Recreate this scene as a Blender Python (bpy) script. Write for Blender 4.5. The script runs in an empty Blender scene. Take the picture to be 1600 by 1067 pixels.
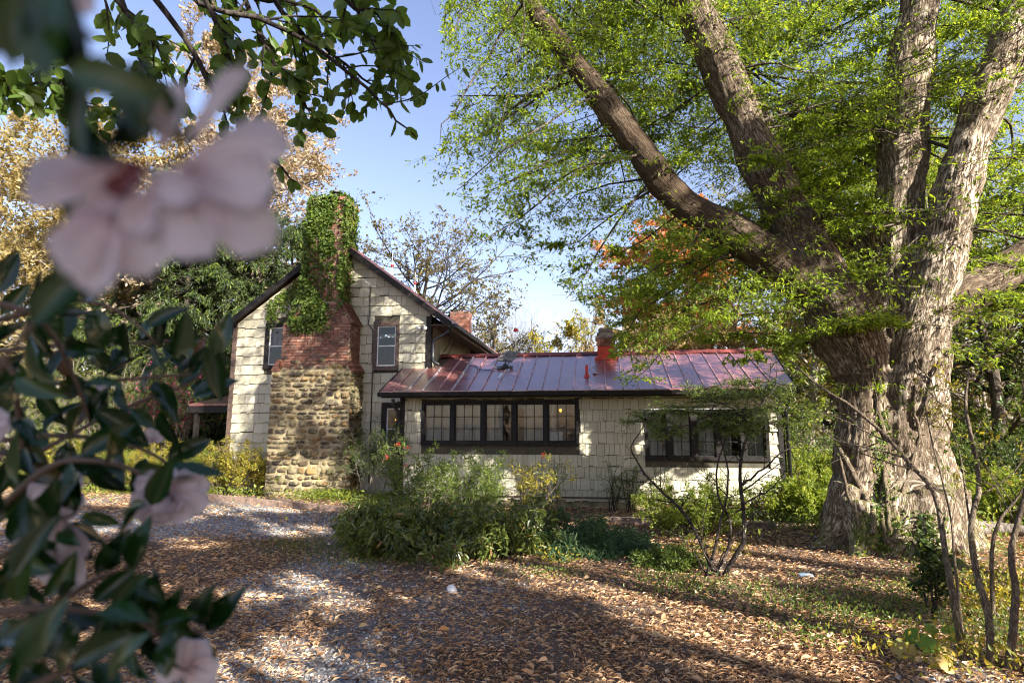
import bpy, bmesh, math, random
import numpy as np
from mathutils import Vector, Matrix
from mathutils.bvhtree import BVHTree

SC = bpy.context.scene
COL = SC.collection
R = math.radians

# ------------------------------------------------------------------ camera, sky, sun, exposure
CAM = np.array([0, 0, 1.84])
YAW, PIT, FPX = R(8.5), R(8.5), 900.0
SUN = np.array([1.2, -1.0, 0.74]); SUN = SUN / np.linalg.norm(SUN)
SUN_EL = math.asin(SUN[2]); SUN_AZ = math.atan2(SUN[0], SUN[1])
cd = bpy.data.cameras.new('camera'); cam = bpy.data.objects.new('camera', cd); COL.objects.link(cam)
cam.location = CAM; cam.rotation_euler = (R(90) + PIT, 0, YAW)
cd.sensor_width = 36; cd.lens = 36 * FPX / 1600; cd.clip_start = 0.01; cd.clip_end = 3000
cd.dof.use_dof = True; cd.dof.focus_distance = 11.0; cd.dof.aperture_fstop = 6.7
SC.camera = cam
w = bpy.data.worlds.new('World'); SC.world = w; w.use_nodes = True
wn = w.node_tree; wn.nodes.clear()
sky = wn.nodes.new('ShaderNodeTexSky'); sky.sky_type = 'NISHITA'; sky.sun_disc = False
sky.sun_elevation = SUN_EL; sky.sun_rotation = SUN_AZ
sky.air_density = 1.2; sky.dust_density = 1.0; sky.ozone_density = 1.2
bg = wn.nodes.new('ShaderNodeBackground'); bg.inputs[1].default_value = 0.078
wo = wn.nodes.new('ShaderNodeOutputWorld')
wb = wn.nodes.new('ShaderNodeMix'); wb.data_type = 'RGBA'; wb.blend_type = 'MULTIPLY'; wb.inputs[0].default_value = 1; wb.inputs[7].default_value = (1.06, .92, 1.04, 1)   # white balance
wn.links.new(sky.outputs[0], wb.inputs[6]); wn.links.new(wb.outputs[2], bg.inputs[0]); wn.links.new(bg.outputs[0], wo.inputs[0])
sl = bpy.data.lights.new('sun', 'SUN'); sun = bpy.data.objects.new('sun', sl); COL.objects.link(sun)
sl.energy = 5.0; sl.angle = R(0.5); sl.color = (1.0, 0.94, 0.85)
sun.rotation_euler = Vector(SUN).to_track_quat('Z', 'Y').to_euler()
SC.view_settings.view_transform = 'Standard'; SC.view_settings.look = 'None'
SC.view_settings.exposure = 1.92; SC.view_settings.gamma = 1; SC.view_settings.use_curve_mapping = False
SC.render.engine = 'CYCLES'
cy = SC.cycles
cy.use_denoising = True; cy.denoiser = 'OPENIMAGEDENOISE'
cy.max_bounces = 7; cy.diffuse_bounces = 3; cy.glossy_bounces = 2; cy.transmission_bounces = 3
cy.transparent_max_bounces = 6; cy.use_adaptive_sampling = True; cy.adaptive_threshold = 0.02
cy.sample_clamp_indirect = 6; cy.caustics_reflective = False; cy.caustics_refractive = False
SC.render.film_transparent = False; cy.pixel_filter_type = 'BLACKMAN_HARRIS'; cy.filter_width = 1.15

_r = np.array([math.cos(YAW), math.sin(YAW), 0]); _f0 = np.array([-math.sin(YAW), math.cos(YAW), 0])
_f = _f0 * math.cos(PIT) + np.array([0, 0, math.sin(PIT)]); _u = np.cross(_r, _f)
def ray(x, y): return _r * (x - 800) / FPX - _u * (y - 533.5) / FPX + _f
def PY(x, y, Y): d = ray(x, y); return CAM + d * ((Y - CAM[1]) / d[1])       # point of a photo position on the plane y = Y
def PZ(x, y, z=0.0): d = ray(x, y); return CAM + d * ((z - CAM[2]) / d[2])   # point of a photo position on the ground
def PD(x, y, d): return CAM + ray(x, y) * d
def depth(p): return float((np.asarray(p) - CAM) @ _f)
def proj(P):
    q = np.asarray(P) - CAM; wv = np.maximum(q @ _f, 1e-6)
    return 800 + FPX * (q @ _r) / wv, 533.5 - FPX * (q @ _u) / wv

def nrm(v):
    v = np.asarray(v, float); return v / np.maximum(np.linalg.norm(v, axis=-1, keepdims=True), 1e-9)

# ------------------------------------------------------------------ value noise in numpy
_tab = np.random.default_rng(7).random(4096)
def _h(i, j, k): return _tab[(i * 73856093 ^ j * 19349663 ^ k * 83492791) & 4095]
def noise3(p):
    p = np.asarray(p, float); i = np.floor(p).astype(np.int64); f = p - i; f = f * f * (3 - 2 * f)
    x, y, z = i[..., 0], i[..., 1], i[..., 2]; fx, fy, fz = f[..., 0], f[..., 1], f[..., 2]
    def L(a, b, t): return a + (b - a) * t
    return L(L(L(_h(x, y, z), _h(x+1, y, z), fx), L(_h(x, y+1, z), _h(x+1, y+1, z), fx), fy),
             L(L(_h(x, y, z+1), _h(x+1, y, z+1), fx), L(_h(x, y+1, z+1), _h(x+1, y+1, z+1), fx), fy), fz)
def fbm(p, o=3):
    s = 0; a = .5; t = 0; p = np.asarray(p, float)
    for _ in range(o): s = s + a * noise3(p); t += a; a *= .5; p = p * 2.03 + 11.3
    return s / t

# ------------------------------------------------------------------ ground height
TREE = np.array([4.1, 9.75])
def gz(x, y):
    x = np.asarray(x, float); y = np.asarray(y, float)
    P = np.stack([x * .35, y * .35, x * 0], -1)
    d = np.hypot(x - TREE[0], y - TREE[1])
    far = np.clip((np.hypot(x, y) - 24) / 60, 0, 1)
    return (fbm(P, 3) - .5) * .12 + .16 * np.exp(-(d / 1.7) ** 2) + .08 * np.clip((y - 12.6) / 1.2, 0, 1) * np.clip((-x - 2) / 2, 0, 1) + far * (fbm(P * .12, 2) - .4) * 5

# ------------------------------------------------------------------ object helpers
def tag(o, label=None, cat=None, group=None, kind=None):
    if label: o['label'] = label
    if cat: o['category'] = cat
    if group: o['group'] = group
    if kind: o['kind'] = kind
    return o
def thing(name, label, cat, loc=(0, 0, 0), group=None):
    o = bpy.data.objects.new(name, None); COL.objects.link(o); o.location = [float(v) for v in loc]
    o.empty_display_size = .2
    return tag(o, label, cat, group)
def link(name, me, mat=None, parent=None, kind=None):
    if mat is not None and not me.materials:
        for m in (mat if isinstance(mat, (list, tuple)) else [mat]): me.materials.append(m)
    o = bpy.data.objects.new(name, me); COL.objects.link(o)
    if parent is not None:
        o.parent = parent
        q = parent; off = Vector((0, 0, 0))
        while q is not None: off += q.location; q = q.parent
        o.location = -off
    if kind: o['kind'] = kind
    return o
def npmesh(name, V, F, rnd=None, smooth=False, extra=None):
    """V (n,3); F list of arrays (m,k) with k 3 or 4"""
    V = np.ascontiguousarray(V, np.float32); me = bpy.data.meshes.new(name)
    F = [np.asarray(f, np.int32) for f in (F if isinstance(F, list) else [F]) if len(f)]
    nl = sum(f.size for f in F); nf = sum(len(f) for f in F)
    me.vertices.add(len(V)); me.vertices.foreach_set('co', V.ravel())
    me.loops.add(nl); me.loops.foreach_set('vertex_index', np.concatenate([f.ravel() for f in F]))
    me.polygons.add(nf)
    tot = np.concatenate([np.full(len(f), f.shape[1], np.int32) for f in F])
    st = np.concatenate([[0], np.cumsum(tot)[:-1]]).astype(np.int32)
    me.polygons.foreach_set('loop_start', st); me.polygons.foreach_set('loop_total', tot)
    me.polygons.foreach_set('use_smooth', np.full(nf, bool(smooth)))
    if rnd is not None:
        a = me.attributes.new('rnd', 'FLOAT', 'POINT'); a.data.foreach_set('value', np.ascontiguousarray(rnd, np.float32))
    if extra is not None:
        for k, v in extra.items():
            a = me.attributes.new(k, 'FLOAT_VECTOR', 'POINT'); a.data.foreach_set('vector', np.ascontiguousarray(v, np.float32).ravel())
    me.update(calc_edges=True); me.validate()
    return me
class MB:
    """collects small shapes, builds one mesh"""
    def __init__(s): s.v = []; s.q = []; s.t = []; s.n = 0; s.r = []
    def add(s, V, Q=None, T=None, rnd=0.5):
        V = np.asarray(V, float); s.v.append(V)
        if Q is not None and len(Q): s.q.append(np.asarray(Q, int) + s.n)
        if T is not None and len(T): s.t.append(np.asarray(T, int) + s.n)
        s.r.append(np.full(len(V), rnd) if np.isscalar(rnd) else np.asarray(rnd)); s.n += len(V)
    def box(s, a, b, rnd=.5):
        x0, y0, z0 = a; x1, y1, z1 = b
        V = [(x0,y0,z0),(x1,y0,z0),(x1,y1,z0),(x0,y1,z0),(x0,y0,z1),(x1,y0,z1),(x1,y1,z1),(x0,y1,z1)]
        s.add(V, [(0,3,2,1),(4,5,6,7),(0,1,5,4),(1,2,6,5),(2,3,7,6),(3,0,4,7)], rnd=rnd); return s
    def bar(s, p, q, w, h, up=(0, 0, 1), rnd=.5):
        p = np.array(p, float); q = np.array(q, float); t = nrm(q - p); a = nrm(np.cross(t, up)); b = np.cross(a, t)
        V = [p + a*i*w/2 + b*j*h/2 for i, j in ((-1,-1),(1,-1),(1,1),(-1,1))] + [q + a*i*w/2 + b*j*h/2 for i, j in ((-1,-1),(1,-1),(1,1),(-1,1))]
        s.add(V, [(3,2,1,0),(4,5,6,7),(0,1,5,4),(1,2,6,5),(2,3,7,6),(3,0,4,7)], rnd=rnd); return s
    def tube(s, P, r, n=6, cap=True, rnd=.5):
        P = np.asarray(P, float); K = len(P); r = np.full(K, r) if np.isscalar(r) else np.asarray(r, float)
        V, Q = tube_arr(P[None], r[None], n); T = []
        if cap:
            V = np.vstack([V, P[:1], P[-1:]]); c0, c1 = K*n, K*n+1
            T = [(c0, (j+1) % n, j) for j in range(n)] + [(c1, (K-1)*n+j, (K-1)*n+(j+1) % n) for j in range(n)]
        s.add(V, Q, T, rnd); return s
    def prism(s, poly, y0, y1, rnd=.5):
        """polygon in (x,z), counter-clockwise from the front (-y), extruded y0..y1"""
        n = len(poly); V = [(x, y0, z) for x, z in poly] + [(x, y1, z) for x, z in poly]
        T = [(0, i, i+1) for i in range(1, n-1)] + [(n, n+i+1, n+i) for i in range(1, n-1)]
        Q = [(i, n+i, n+(i+1) % n, (i+1) % n) for i in range(n)]
        s.add(V, Q, T, rnd); return s
    def lathe(s, c, prof, n=12, axis=(0, 0, 1), rnd=.5):
        ax = nrm(axis); c = np.array(c, float); P = np.array([c + ax*h for _, h in prof]); return s.tube(P, [max(r, 1e-4) for r, _ in prof], n, True, rnd)
    def mesh(s, name='mesh', smooth=False):
        F = []
        if s.q: F.append(np.vstack(s.q))
        if s.t: F.append(np.vstack(s.t))
        return npmesh(name, np.vstack(s.v), F, np.concatenate(s.r), smooth)
    def build(s, name, mat, parent=None, smooth=False, kind=None): return link(name, s.mesh(name, smooth), mat, parent, kind)
def tube_arr(P, Rr, n=5):
    """P (N,K,3), Rr (N,K) -> verts, quads"""
    N, K, _ = P.shape
    T = np.empty_like(P); T[:, 1:-1] = P[:, 2:] - P[:, :-2]; T[:, 0] = P[:, 1] - P[:, 0]; T[:, -1] = P[:, -1] - P[:, -2]
    T = nrm(T); m = nrm(P[:, -1] - P[:, 0]); ref = np.where(np.abs(m[:, 2:3]) < .8, np.array([[0, 0, 1.]]), np.array([[1., 0.2, 0]]))
    a = nrm(np.cross(np.broadcast_to(ref[:, None], T.shape), T)); b = np.cross(T, a)
    th = np.arange(n) * 2*np.pi/n
    V = P[:, :, None] + Rr[:, :, None, None] * (np.cos(th)[None, None, :, None]*a[:, :, None] + np.sin(th)[None, None, :, None]*b[:, :, None])
    idx = np.arange(N*K*n).reshape(N, K, n); i2 = np.roll(idx, -1, 2)
    Q = np.stack([idx[:, :-1], i2[:, :-1], i2[:, 1:], idx[:, 1:]], -1).reshape(-1, 4)
    return V.reshape(-1, 3), Q

# ------------------------------------------------------------------ growing plants
def walk(S, D, L, K, rng, wig=.15, trop=0.0):
    N = len(S); P = np.empty((N, K, 3)); P[:, 0] = S; d = nrm(D); st = (np.asarray(L) / (K-1))[:, None]
    for k in range(1, K):
        d = nrm(d + rng.normal(0, wig, (N, 3)) + np.array([0, 0, trop])); P[:, k] = P[:, k-1] + d*st
    return P
def taper(r0, K, tip=.25, pw=.8):
    t = np.linspace(0, 1, K); return np.asarray(r0)[:, None] * (tip + (1-tip)*(1-t[None])**pw)
def plen(P): return np.linalg.norm(np.diff(P, axis=1), axis=2).sum(1)
def at_t(P, ip, t):
    K = P.shape[1]; u = np.clip(t, 0, .9999)*(K-1); i = u.astype(int); f = (u-i)[:, None]
    a = P[ip, i]; b = P[ip, i+1]; return a*(1-f)+b*f, nrm(b-a), i
def spawn(P, Rr, m, rng, t0=.2, t1=1., ang=50, asd=12, lf=.5, K=5, wig=.15, trop=0., flat=0., rf=.6, lvar=.3, tfall=.5, bias=None, labs=None):
    N = len(P); ip = np.repeat(np.arange(N), m)
    t = t0 + (t1-t0)*((np.tile(np.arange(m), N) + rng.random(N*m))/m)
    S, T, i = at_t(P, ip, t)
    v = nrm(rng.normal(0, 1, (N*m, 3)))
    if flat: v[:, 2] *= (1-flat); v = nrm(v)
    if bias is not None: v = nrm(v + np.asarray(bias))
    p = nrm(v - (v*T).sum(1, keepdims=True)*T)
    a = np.radians(rng.normal(ang, asd, N*m))[:, None]; D = np.cos(a)*T + np.sin(a)*p
    if flat: D[:, 2] *= (1-flat*.6)
    L = (plen(P)[ip] if labs is None else labs)*lf*(1-tfall*t)*(1 + rng.normal(0, lvar, N*m)).clip(.4, 1.8)
    r0 = Rr[ip, i]*rf
    return walk(S, D, L, K, rng, wig, trop), taper(r0, K)
def leaves(P, m, rng, size, aspect=.4, t0=.1, shape='rh', spread=.8, up=.6, fold=.15, svar=.25, off=.3, droop=0., clump=0.):
    """leaf arrays along polylines P: returns dict of S,D,Nn,L,W"""
    N = len(P); ip = np.repeat(np.arange(N), m)
    t = t0 + (1-t0)*((np.tile(np.arange(m), N) + rng.random(N*m))/m)
    S, T, _ = at_t(P, ip, t)
    D = nrm(T*(1-spread*.5) + rng.normal(0, spread*.7, (N*m, 3)) + np.array([0, 0, -droop]))
    Nn = nrm(np.array([0, 0, up]) + rng.normal(0, .6, (N*m, 3)))
    L = size*(1+rng.normal(0, svar, N*m)).clip(.45, 1.7)
    S = S + rng.normal(0, off*size, S.shape)
    rn = np.clip(rng.random(N*m)*.7 + np.repeat(rng.random(N), m)*.3, 0, 1)
    return dict(S=S, D=D, N=Nn, L=L, W=L*aspect, r=rn, shape=shape, fold=fold)
def leafmesh(name, sets):
    V = []; F3 = []; F4 = []; Rn = []; n = 0
    for g in sets:
        if not len(g['S']): continue
        S, D, L, W = g['S'], nrm(g['D']), g['L'][:, None], g['W'][:, None]
        B = nrm(np.cross(g['N'], D)); U = np.cross(D, B); fo = g['fold']
        if g['shape'] == 'rh':
            v = np.stack([S, S + D*L*.45 + B*W*.5 + U*W*fo, S + D*L - U*L*.12, S + D*L*.45 - B*W*.5 + U*W*fo], 1); k = 4
            b = n + np.arange(len(S))[:, None]*k; F3.append(np.vstack([b + [0, 2, 1], b + [0, 3, 2]]))
        elif g['shape'] == 'rd':
            k = 8; pr = [(0, 0), (.12, .3), (.45, .5), (.8, .36), (1, 0), (.8, -.36), (.45, -.5), (.12, -.3)]
            v = np.stack([S + D*L*a_ + B*W*b_ + U*(W*fo*abs(b_)*1.6-L*.15*a_*a_) for a_, b_ in pr], 1)
            b = n + np.arange(len(S))[:, None]*k
            F3.append(np.vstack([b + t_ for t_ in ([0, 2, 1], [0, 3, 2], [0, 4, 3], [0, 5, 4], [0, 6, 5], [0, 7, 6])]))
        else:
            v = np.stack([S, S + D*L*.28 + B*W*.42 + U*W*fo, S + D*L*.7 + B*W*.4 + U*(W*fo*.8-L*.04), S + D*L - U*L*.15,
                          S + D*L*.7 - B*W*.4 + U*(W*fo*.8-L*.04), S + D*L*.28 - B*W*.42 + U*W*fo], 1); k = 6
            b = n + np.arange(len(S))[:, None]*k; F4.append(np.vstack([b + [0, 3, 2, 1], b + [0, 5, 4, 3]]))
        V.append(v.reshape(-1, 3)); Rn.append(np.repeat(g['r'], k)); n += len(S)*k
    F = ([np.vstack(F3)] if F3 else []) + ([np.vstack(F4)] if F4 else [])
    return npmesh(name, np.vstack(V), F, np.concatenate(Rn))
def tubesmesh(name, lst):
    """lst of (P,R,n)"""
    V = []; Q = []; n = 0
    for P, Rr, s in lst:
        if not len(P): continue
        v, q = tube_arr(P, Rr, s); V.append(v); Q.append(q+n); n += len(v)
    return npmesh(name, np.vstack(V), [np.vstack(Q)], smooth=True)
def keep(g, mask):
    return dict(g, S=g['S'][mask], D=g['D'][mask], N=g['N'][mask], L=g['L'][mask], W=g['W'][mask], r=g['r'][mask])

# ------------------------------------------------------------------ materials
def mat(name):
    m = bpy.data.materials.new(name); m.use_nodes = True; nt = m.node_tree; nt.nodes.clear()
    out = nt.nodes.new('ShaderNodeOutputMaterial'); p = nt.nodes.new('ShaderNodeBsdfPrincipled')
    nt.links.new(p.outputs[0], out.inputs[0]); return m, nt, p, out
def nd(nt, t, **k):
    n = nt.nodes.new(t)
    for a, b in k.items():
        if a.startswith('i_'): n.inputs[int(a[2:]) if a[2:].isdigit() else a[2:]].default_value = b
        else: setattr(n, a, b)
    return n
def ramp(nt, fac, stops, interp='LINEAR'):
    n = nt.nodes.new('ShaderNodeValToRGB'); n.color_ramp.interpolation = interp; e = n.color_ramp.elements
    e[0].position, e[0].color = stops[0][0], (*stops[0][1], 1); e[1].position, e[1].color = stops[-1][0], (*stops[-1][1], 1)
    for p, c in stops[1:-1]: x = e.new(p); x.color = (*c, 1)
    nt.links.new(fac, n.inputs[0]); return n.outputs[0]
def mix(nt, f, a, b, blend='MIX'):
    n = nt.nodes.new('ShaderNodeMix'); n.data_type = 'RGBA'; n.blend_type = blend
    for s, v in ((0, f), (6, a), (7, b)):
        if isinstance(v, (int, float)): n.inputs[s].default_value = v
        elif isinstance(v, tuple): n.inputs[s].default_value = (*v, 1)
        else: nt.links.new(v, n.inputs[s])
    return n.outputs[2]
def mth(nt, op, a, b=None, clamp=False):
    n = nt.nodes.new('ShaderNodeMath'); n.operation = op; n.use_clamp = clamp
    for i, v in enumerate((a, b)):
        if v is None: continue
        if isinstance(v, (int, float)): n.inputs[i].default_value = v
        else: nt.links.new(v, n.inputs[i])
    return n.outputs[0]
def noise(nt, co, scale, detail=4, rough=.6, dist=0., out=0):
    n = nd(nt, 'ShaderNodeTexNoise'); n.inputs['Scale'].default_value = scale; n.inputs['Detail'].default_value = detail
    n.inputs['Roughness'].default_value = rough; n.inputs['Distortion'].default_value = dist
    if co is not None: nt.links.new(co, n.inputs['Vector'])
    return n.outputs[out]
def mapped(nt, co, scale=(1, 1, 1), loc=(0, 0, 0)):
    n = nd(nt, 'ShaderNodeMapping'); n.inputs['Scale'].default_value = scale; n.inputs['Location'].default_value = loc
    nt.links.new(co, n.inputs['Vector']); return n.outputs[0]
def pos(nt): return nt.nodes.new('ShaderNodeNewGeometry').outputs['Position']
def objrand(nt): return nt.nodes.new('ShaderNodeObjectInfo').outputs['Random']
def attr(nt, name, out='Fac'):
    n = nt.nodes.new('ShaderNodeAttribute'); n.attribute_name = name; return n.outputs[out]
def bump(nt, p, h, strength=.5, dist=.02):
    b = nd(nt, 'ShaderNodeBump'); b.inputs['Strength'].default_value = strength; b.inputs['Distance'].default_value = dist
    nt.links.new(h, b.inputs['Height']); nt.links.new(b.outputs[0], p.inputs['Normal']); return b
def setp(p, **k):
    for a, b in k.items():
        p.inputs[a.replace('_', ' ')].default_value = b
def leafmat(name, stops, trans=.45, tcol=1.35, rough=.5, spec=.4):
    m, nt, p, out = mat(name); c = ramp(nt, attr(nt, 'rnd'), stops)
    nt.links.new(c, p.inputs['Base Color']); setp(p, Roughness=rough); p.inputs['Specular IOR Level'].default_value = spec
    tr = nd(nt, 'ShaderNodeBsdfTranslucent'); c2 = mix(nt, 1.0, c, (tcol*1.1, tcol*1.05, tcol*.55), 'MULTIPLY')
    nt.links.new(c2, tr.inputs[0]); ms = nd(nt, 'ShaderNodeMixShader'); ms.inputs[0].default_value = trans
    nt.links.new(p.outputs[0], ms.inputs[1]); nt.links.new(tr.outputs[0], ms.inputs[2]); nt.links.new(ms.outputs[0], out.inputs[0])
    return m
def plain(name, col, rough=.6, metal=0., spec=.5, var=.12, scale=6., bmp=0., bscale=30.):
    m, nt, p, out = mat(name); n = noise(nt, pos(nt), scale)
    d = tuple(max(0, c*(1-var*2)) for c in col); l = tuple(min(1, c*(1+var*2)) for c in col)
    nt.links.new(ramp(nt, n, [(.3, d), (.7, l)]), p.inputs['Base Color']); setp(p, Roughness=rough, Metallic=metal); p.inputs['Specular IOR Level'].default_value = spec
    if bmp: bump(nt, p, noise(nt, pos(nt), bscale), bmp, .01)
    return m
M = {}
# shingles: cream paint with a combed grain
m, nt, p, out = mat('cream_shingle_paint'); M['shingle'] = m
P_ = pos(nt); r_ = objrand(nt)
grain = noise(nt, mapped(nt, P_, (55, 8, 1.5)), 1.0, 3, .6)
st = noise(nt, mapped(nt, P_, (1.3, 1, .5)), 1.0, 5, .6)
dirt = noise(nt, P_, 9, 5, .7)
base = ramp(nt, mth(nt, 'ADD', mth(nt, 'MULTIPLY', r_, .45), mth(nt, 'MULTIPLY', attr(nt, 'rnd'), .55)), [(0, (.34, .315, .215)), (.5, (.44, .41, .295)), (1, (.54, .51, .385))])
c = mix(nt, mth(nt, 'MULTIPLY', ramp(nt, grain, [(.35, (1, 1, 1)), (.6, (0, 0, 0))]), .28), base, (.33, .30, .23))
c = mix(nt, mth(nt, 'MULTIPLY', ramp(nt, dirt, [(.5, (0, 0, 0)), (.75, (1, 1, 1))]), .35), c, (.27, .25, .18))
c = mix(nt, mth(nt, 'MULTIPLY', ramp(nt, st, [(.5, (0, 0, 0)), (.72, (1, 1, 1))]), .3), c, (.34, .35, .25))
nt.links.new(c, p.inputs['Base Color']); setp(p, Roughness=.7); bump(nt, p, grain, .5, .006)
M['backing'] = plain('old_wall_backing', (.075, .068, .05), .9, spec=.1)
M['trim'] = plain('dark_brown_trim_paint', (.014, .012, .011), .6, var=.3, scale=14, spec=.2)
M['brown'] = plain('weathered_brown_wood', (.085, .055, .04), .65, var=.3, scale=14, bmp=.3)
M['white'] = plain('white_sash_paint', (.7, .7, .68), .5, var=.06)
# red metal roof
m, nt, p, out = mat('red_painted_roof_metal'); M['roof'] = m
P_ = pos(nt); n1 = noise(nt, P_, 1.4, 5, .7); n2 = noise(nt, P_, 40, 3)
c = ramp(nt, n1, [(.25, (.17, .048, .042)), (.5, (.25, .085, .07)), (.75, (.33, .18, .14))])
c = mix(nt, mth(nt, 'MULTIPLY', objrand(nt), .5), c, (.24, .12, .13)); rs_ = noise(nt, mapped(nt, P_, (9, 1.2, 1.2)), 1.0, 5, .7); c = mix(nt, mth(nt, 'MULTIPLY', ramp(nt, rs_, [(.55, (0,)*3), (.7, (1,)*3)]), .5), c, (.17, .09, .07))
nt.links.new(c, p.inputs['Base Color']); nt.links.new(ramp(nt, n1, [(.3, (.24,)*3), (.7, (.42,)*3)]), p.inputs['Roughness'])
p.inputs['Specular IOR Level'].default_value = .9; p.inputs['Coat Weight'].default_value = 1.0; p.inputs['Coat Roughness'].default_value = .25; p.inputs['Coat IOR'].default_value = 1.7; bump(nt, p, noise(nt, P_, 5, 3), .12, .02)
M['seam'] = plain('pale_seam_metal', (.45, .22, .2), .35, var=.3, spec=.9, scale=3)
M['brightseam'] = plain('bright_worn_seam_metal', (.6, .56, .56), .3, var=.2, metal=.4)
M['redpaint'] = plain('bright_red_flashing_paint', (.55, .04, .02), .5, var=.15)
M['redball'] = plain('red_ball_glaze', (.42, .03, .03), .2, var=.1)
# brick
m, nt, p, out = mat('old_red_brick'); M['brick'] = m
P_ = pos(nt); r_ = mth(nt, 'ADD', mth(nt, 'MULTIPLY', objrand(nt), .5), mth(nt, 'MULTIPLY', attr(nt, 'rnd'), .5))
c = ramp(nt, r_, [(0, (.06, .035, .028)), (.4, (.15, .06, .04)), (.75, (.24, .095, .06)), (1, (.32, .2, .14))])
c = mix(nt, mth(nt, 'MULTIPLY', ramp(nt, noise(nt, P_, 7, 5, .7), [(.5, (0,)*3), (.7, (1,)*3)]), .45), c, (.35, .28, .22))
nt.links.new(c, p.inputs['Base Color']); setp(p, Roughness=.85); bump(nt, p, noise(nt, P_, 60, 4), .5, .008)
M['mortar'] = plain('pale_lime_mortar', (.25, .205, .115), .9, var=.3, scale=5, bmp=.7, bscale=25)
# stones
m, nt, p, out = mat('field_stone'); M['stone'] = m
P_ = pos(nt)
r_ = mth(nt, 'ADD', mth(nt, 'MULTIPLY', objrand(nt), .5), mth(nt, 'MULTIPLY', attr(nt, 'rnd'), .5))
c = ramp(nt, r_, [(0, (.03, .024, .02)), (.4, (.06, .045, .032)), (.6, (.13, .085, .045)), (.75, (.26, .15, .055)), (.88, (.12, .10, .07)), (1, (.28, .22, .13))])
sm = ramp(nt, noise(nt, P_, 4.5, 6, .75, .4), [(.48, (0,)*3), (.58, (1,)*3)])
c = mix(nt, mth(nt, 'MULTIPLY', sm, .75), c, (.26, .215, .12))
c = mix(nt, mth(nt, 'MULTIPLY', ramp(nt, noise(nt, P_, 1.6, 4, .6), [(.52, (0,)*3), (.66, (1,)*3)]), .5), c, (.13, .13, .03))
nt.links.new(c, p.inputs['Base Color']); setp(p, Roughness=.9); bump(nt, p, noise(nt, P_, 22, 6, .7), .8, .025)
# glass: mostly see-through, mirrors by fresnel
m, nt, p, out = mat('window_glass'); M['glass'] = m
tr = nd(nt, 'ShaderNodeBsdfTransparent'); tr.inputs[0].default_value = (.82, .85, .85, 1); gl = nd(nt, 'ShaderNodeBsdfGlossy'); gl.inputs['Roughness'].default_value = .04
fr = nd(nt, 'ShaderNodeFresnel'); fr.inputs[0].default_value = 1.5
gm = nd(nt, 'ShaderNodeNewGeometry')
bb = nd(nt, 'ShaderNodeBump'); bb.inputs['Strength'].default_value = .15; bb.inputs['Distance'].default_value = .02; nt.links.new(noise(nt, gm.outputs['Position'], 3, 2), bb.inputs['Height']); nt.links.new(bb.outputs[0], gl.inputs['Normal'])
ms = nd(nt, 'ShaderNodeMixShader'); nt.links.new(fr.outputs[0], ms.inputs[0]); nt.links.new(tr.outputs[0], ms.inputs[1]); nt.links.new(gl.outputs[0], ms.inputs[2]); nt.links.new(ms.outputs[0], out.inputs[0])
M['curtain'] = leafmat('sheer_curtain_cloth', [(0, (.80, .76, .66)), (1, (.9, .87, .8))], .35, 1.0, .9, .1)
M['room'] = plain('dim_room_plaster', (.22, .16, .10), .9)
M['black'] = plain('black_plastic', (.02, .02, .022), .4)
M['grey'] = plain('grey_plastic', (.13, .12, .115), .6, spec=.2)
M['ridgered'] = plain('dull_red_ridge_paint', (.20, .045, .035), .6, var=.3, scale=3)
M['steel'] = plain('galvanised_steel', (.5, .5, .5), .35, metal=.8)
M['timber'] = plain('weathered_landscape_timber', (.22, .15, .11), .85, var=.3, scale=9, bmp=.6)
M['concrete'] = plain('stained_concrete', (.26, .23, .19), .9, var=.3, bmp=.6)
M['whiterock'] = plain('white_quartz_rock', (.62, .60, .57), .7, var=.15, scale=12, bmp=.6)
M['bluerock'] = plain('blue_grey_stone', (.22, .30, .38), .6, var=.2, scale=12, bmp=.4)
m, nt, p, out = mat('lamp_glow'); M['glow'] = m; setp(p, Base_Color=(.9, .5, .15, 1)); p.inputs['Emission Color'].default_value = (1, .42, .07, 1); p.inputs['Emission Strength'].default_value = .8
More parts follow.
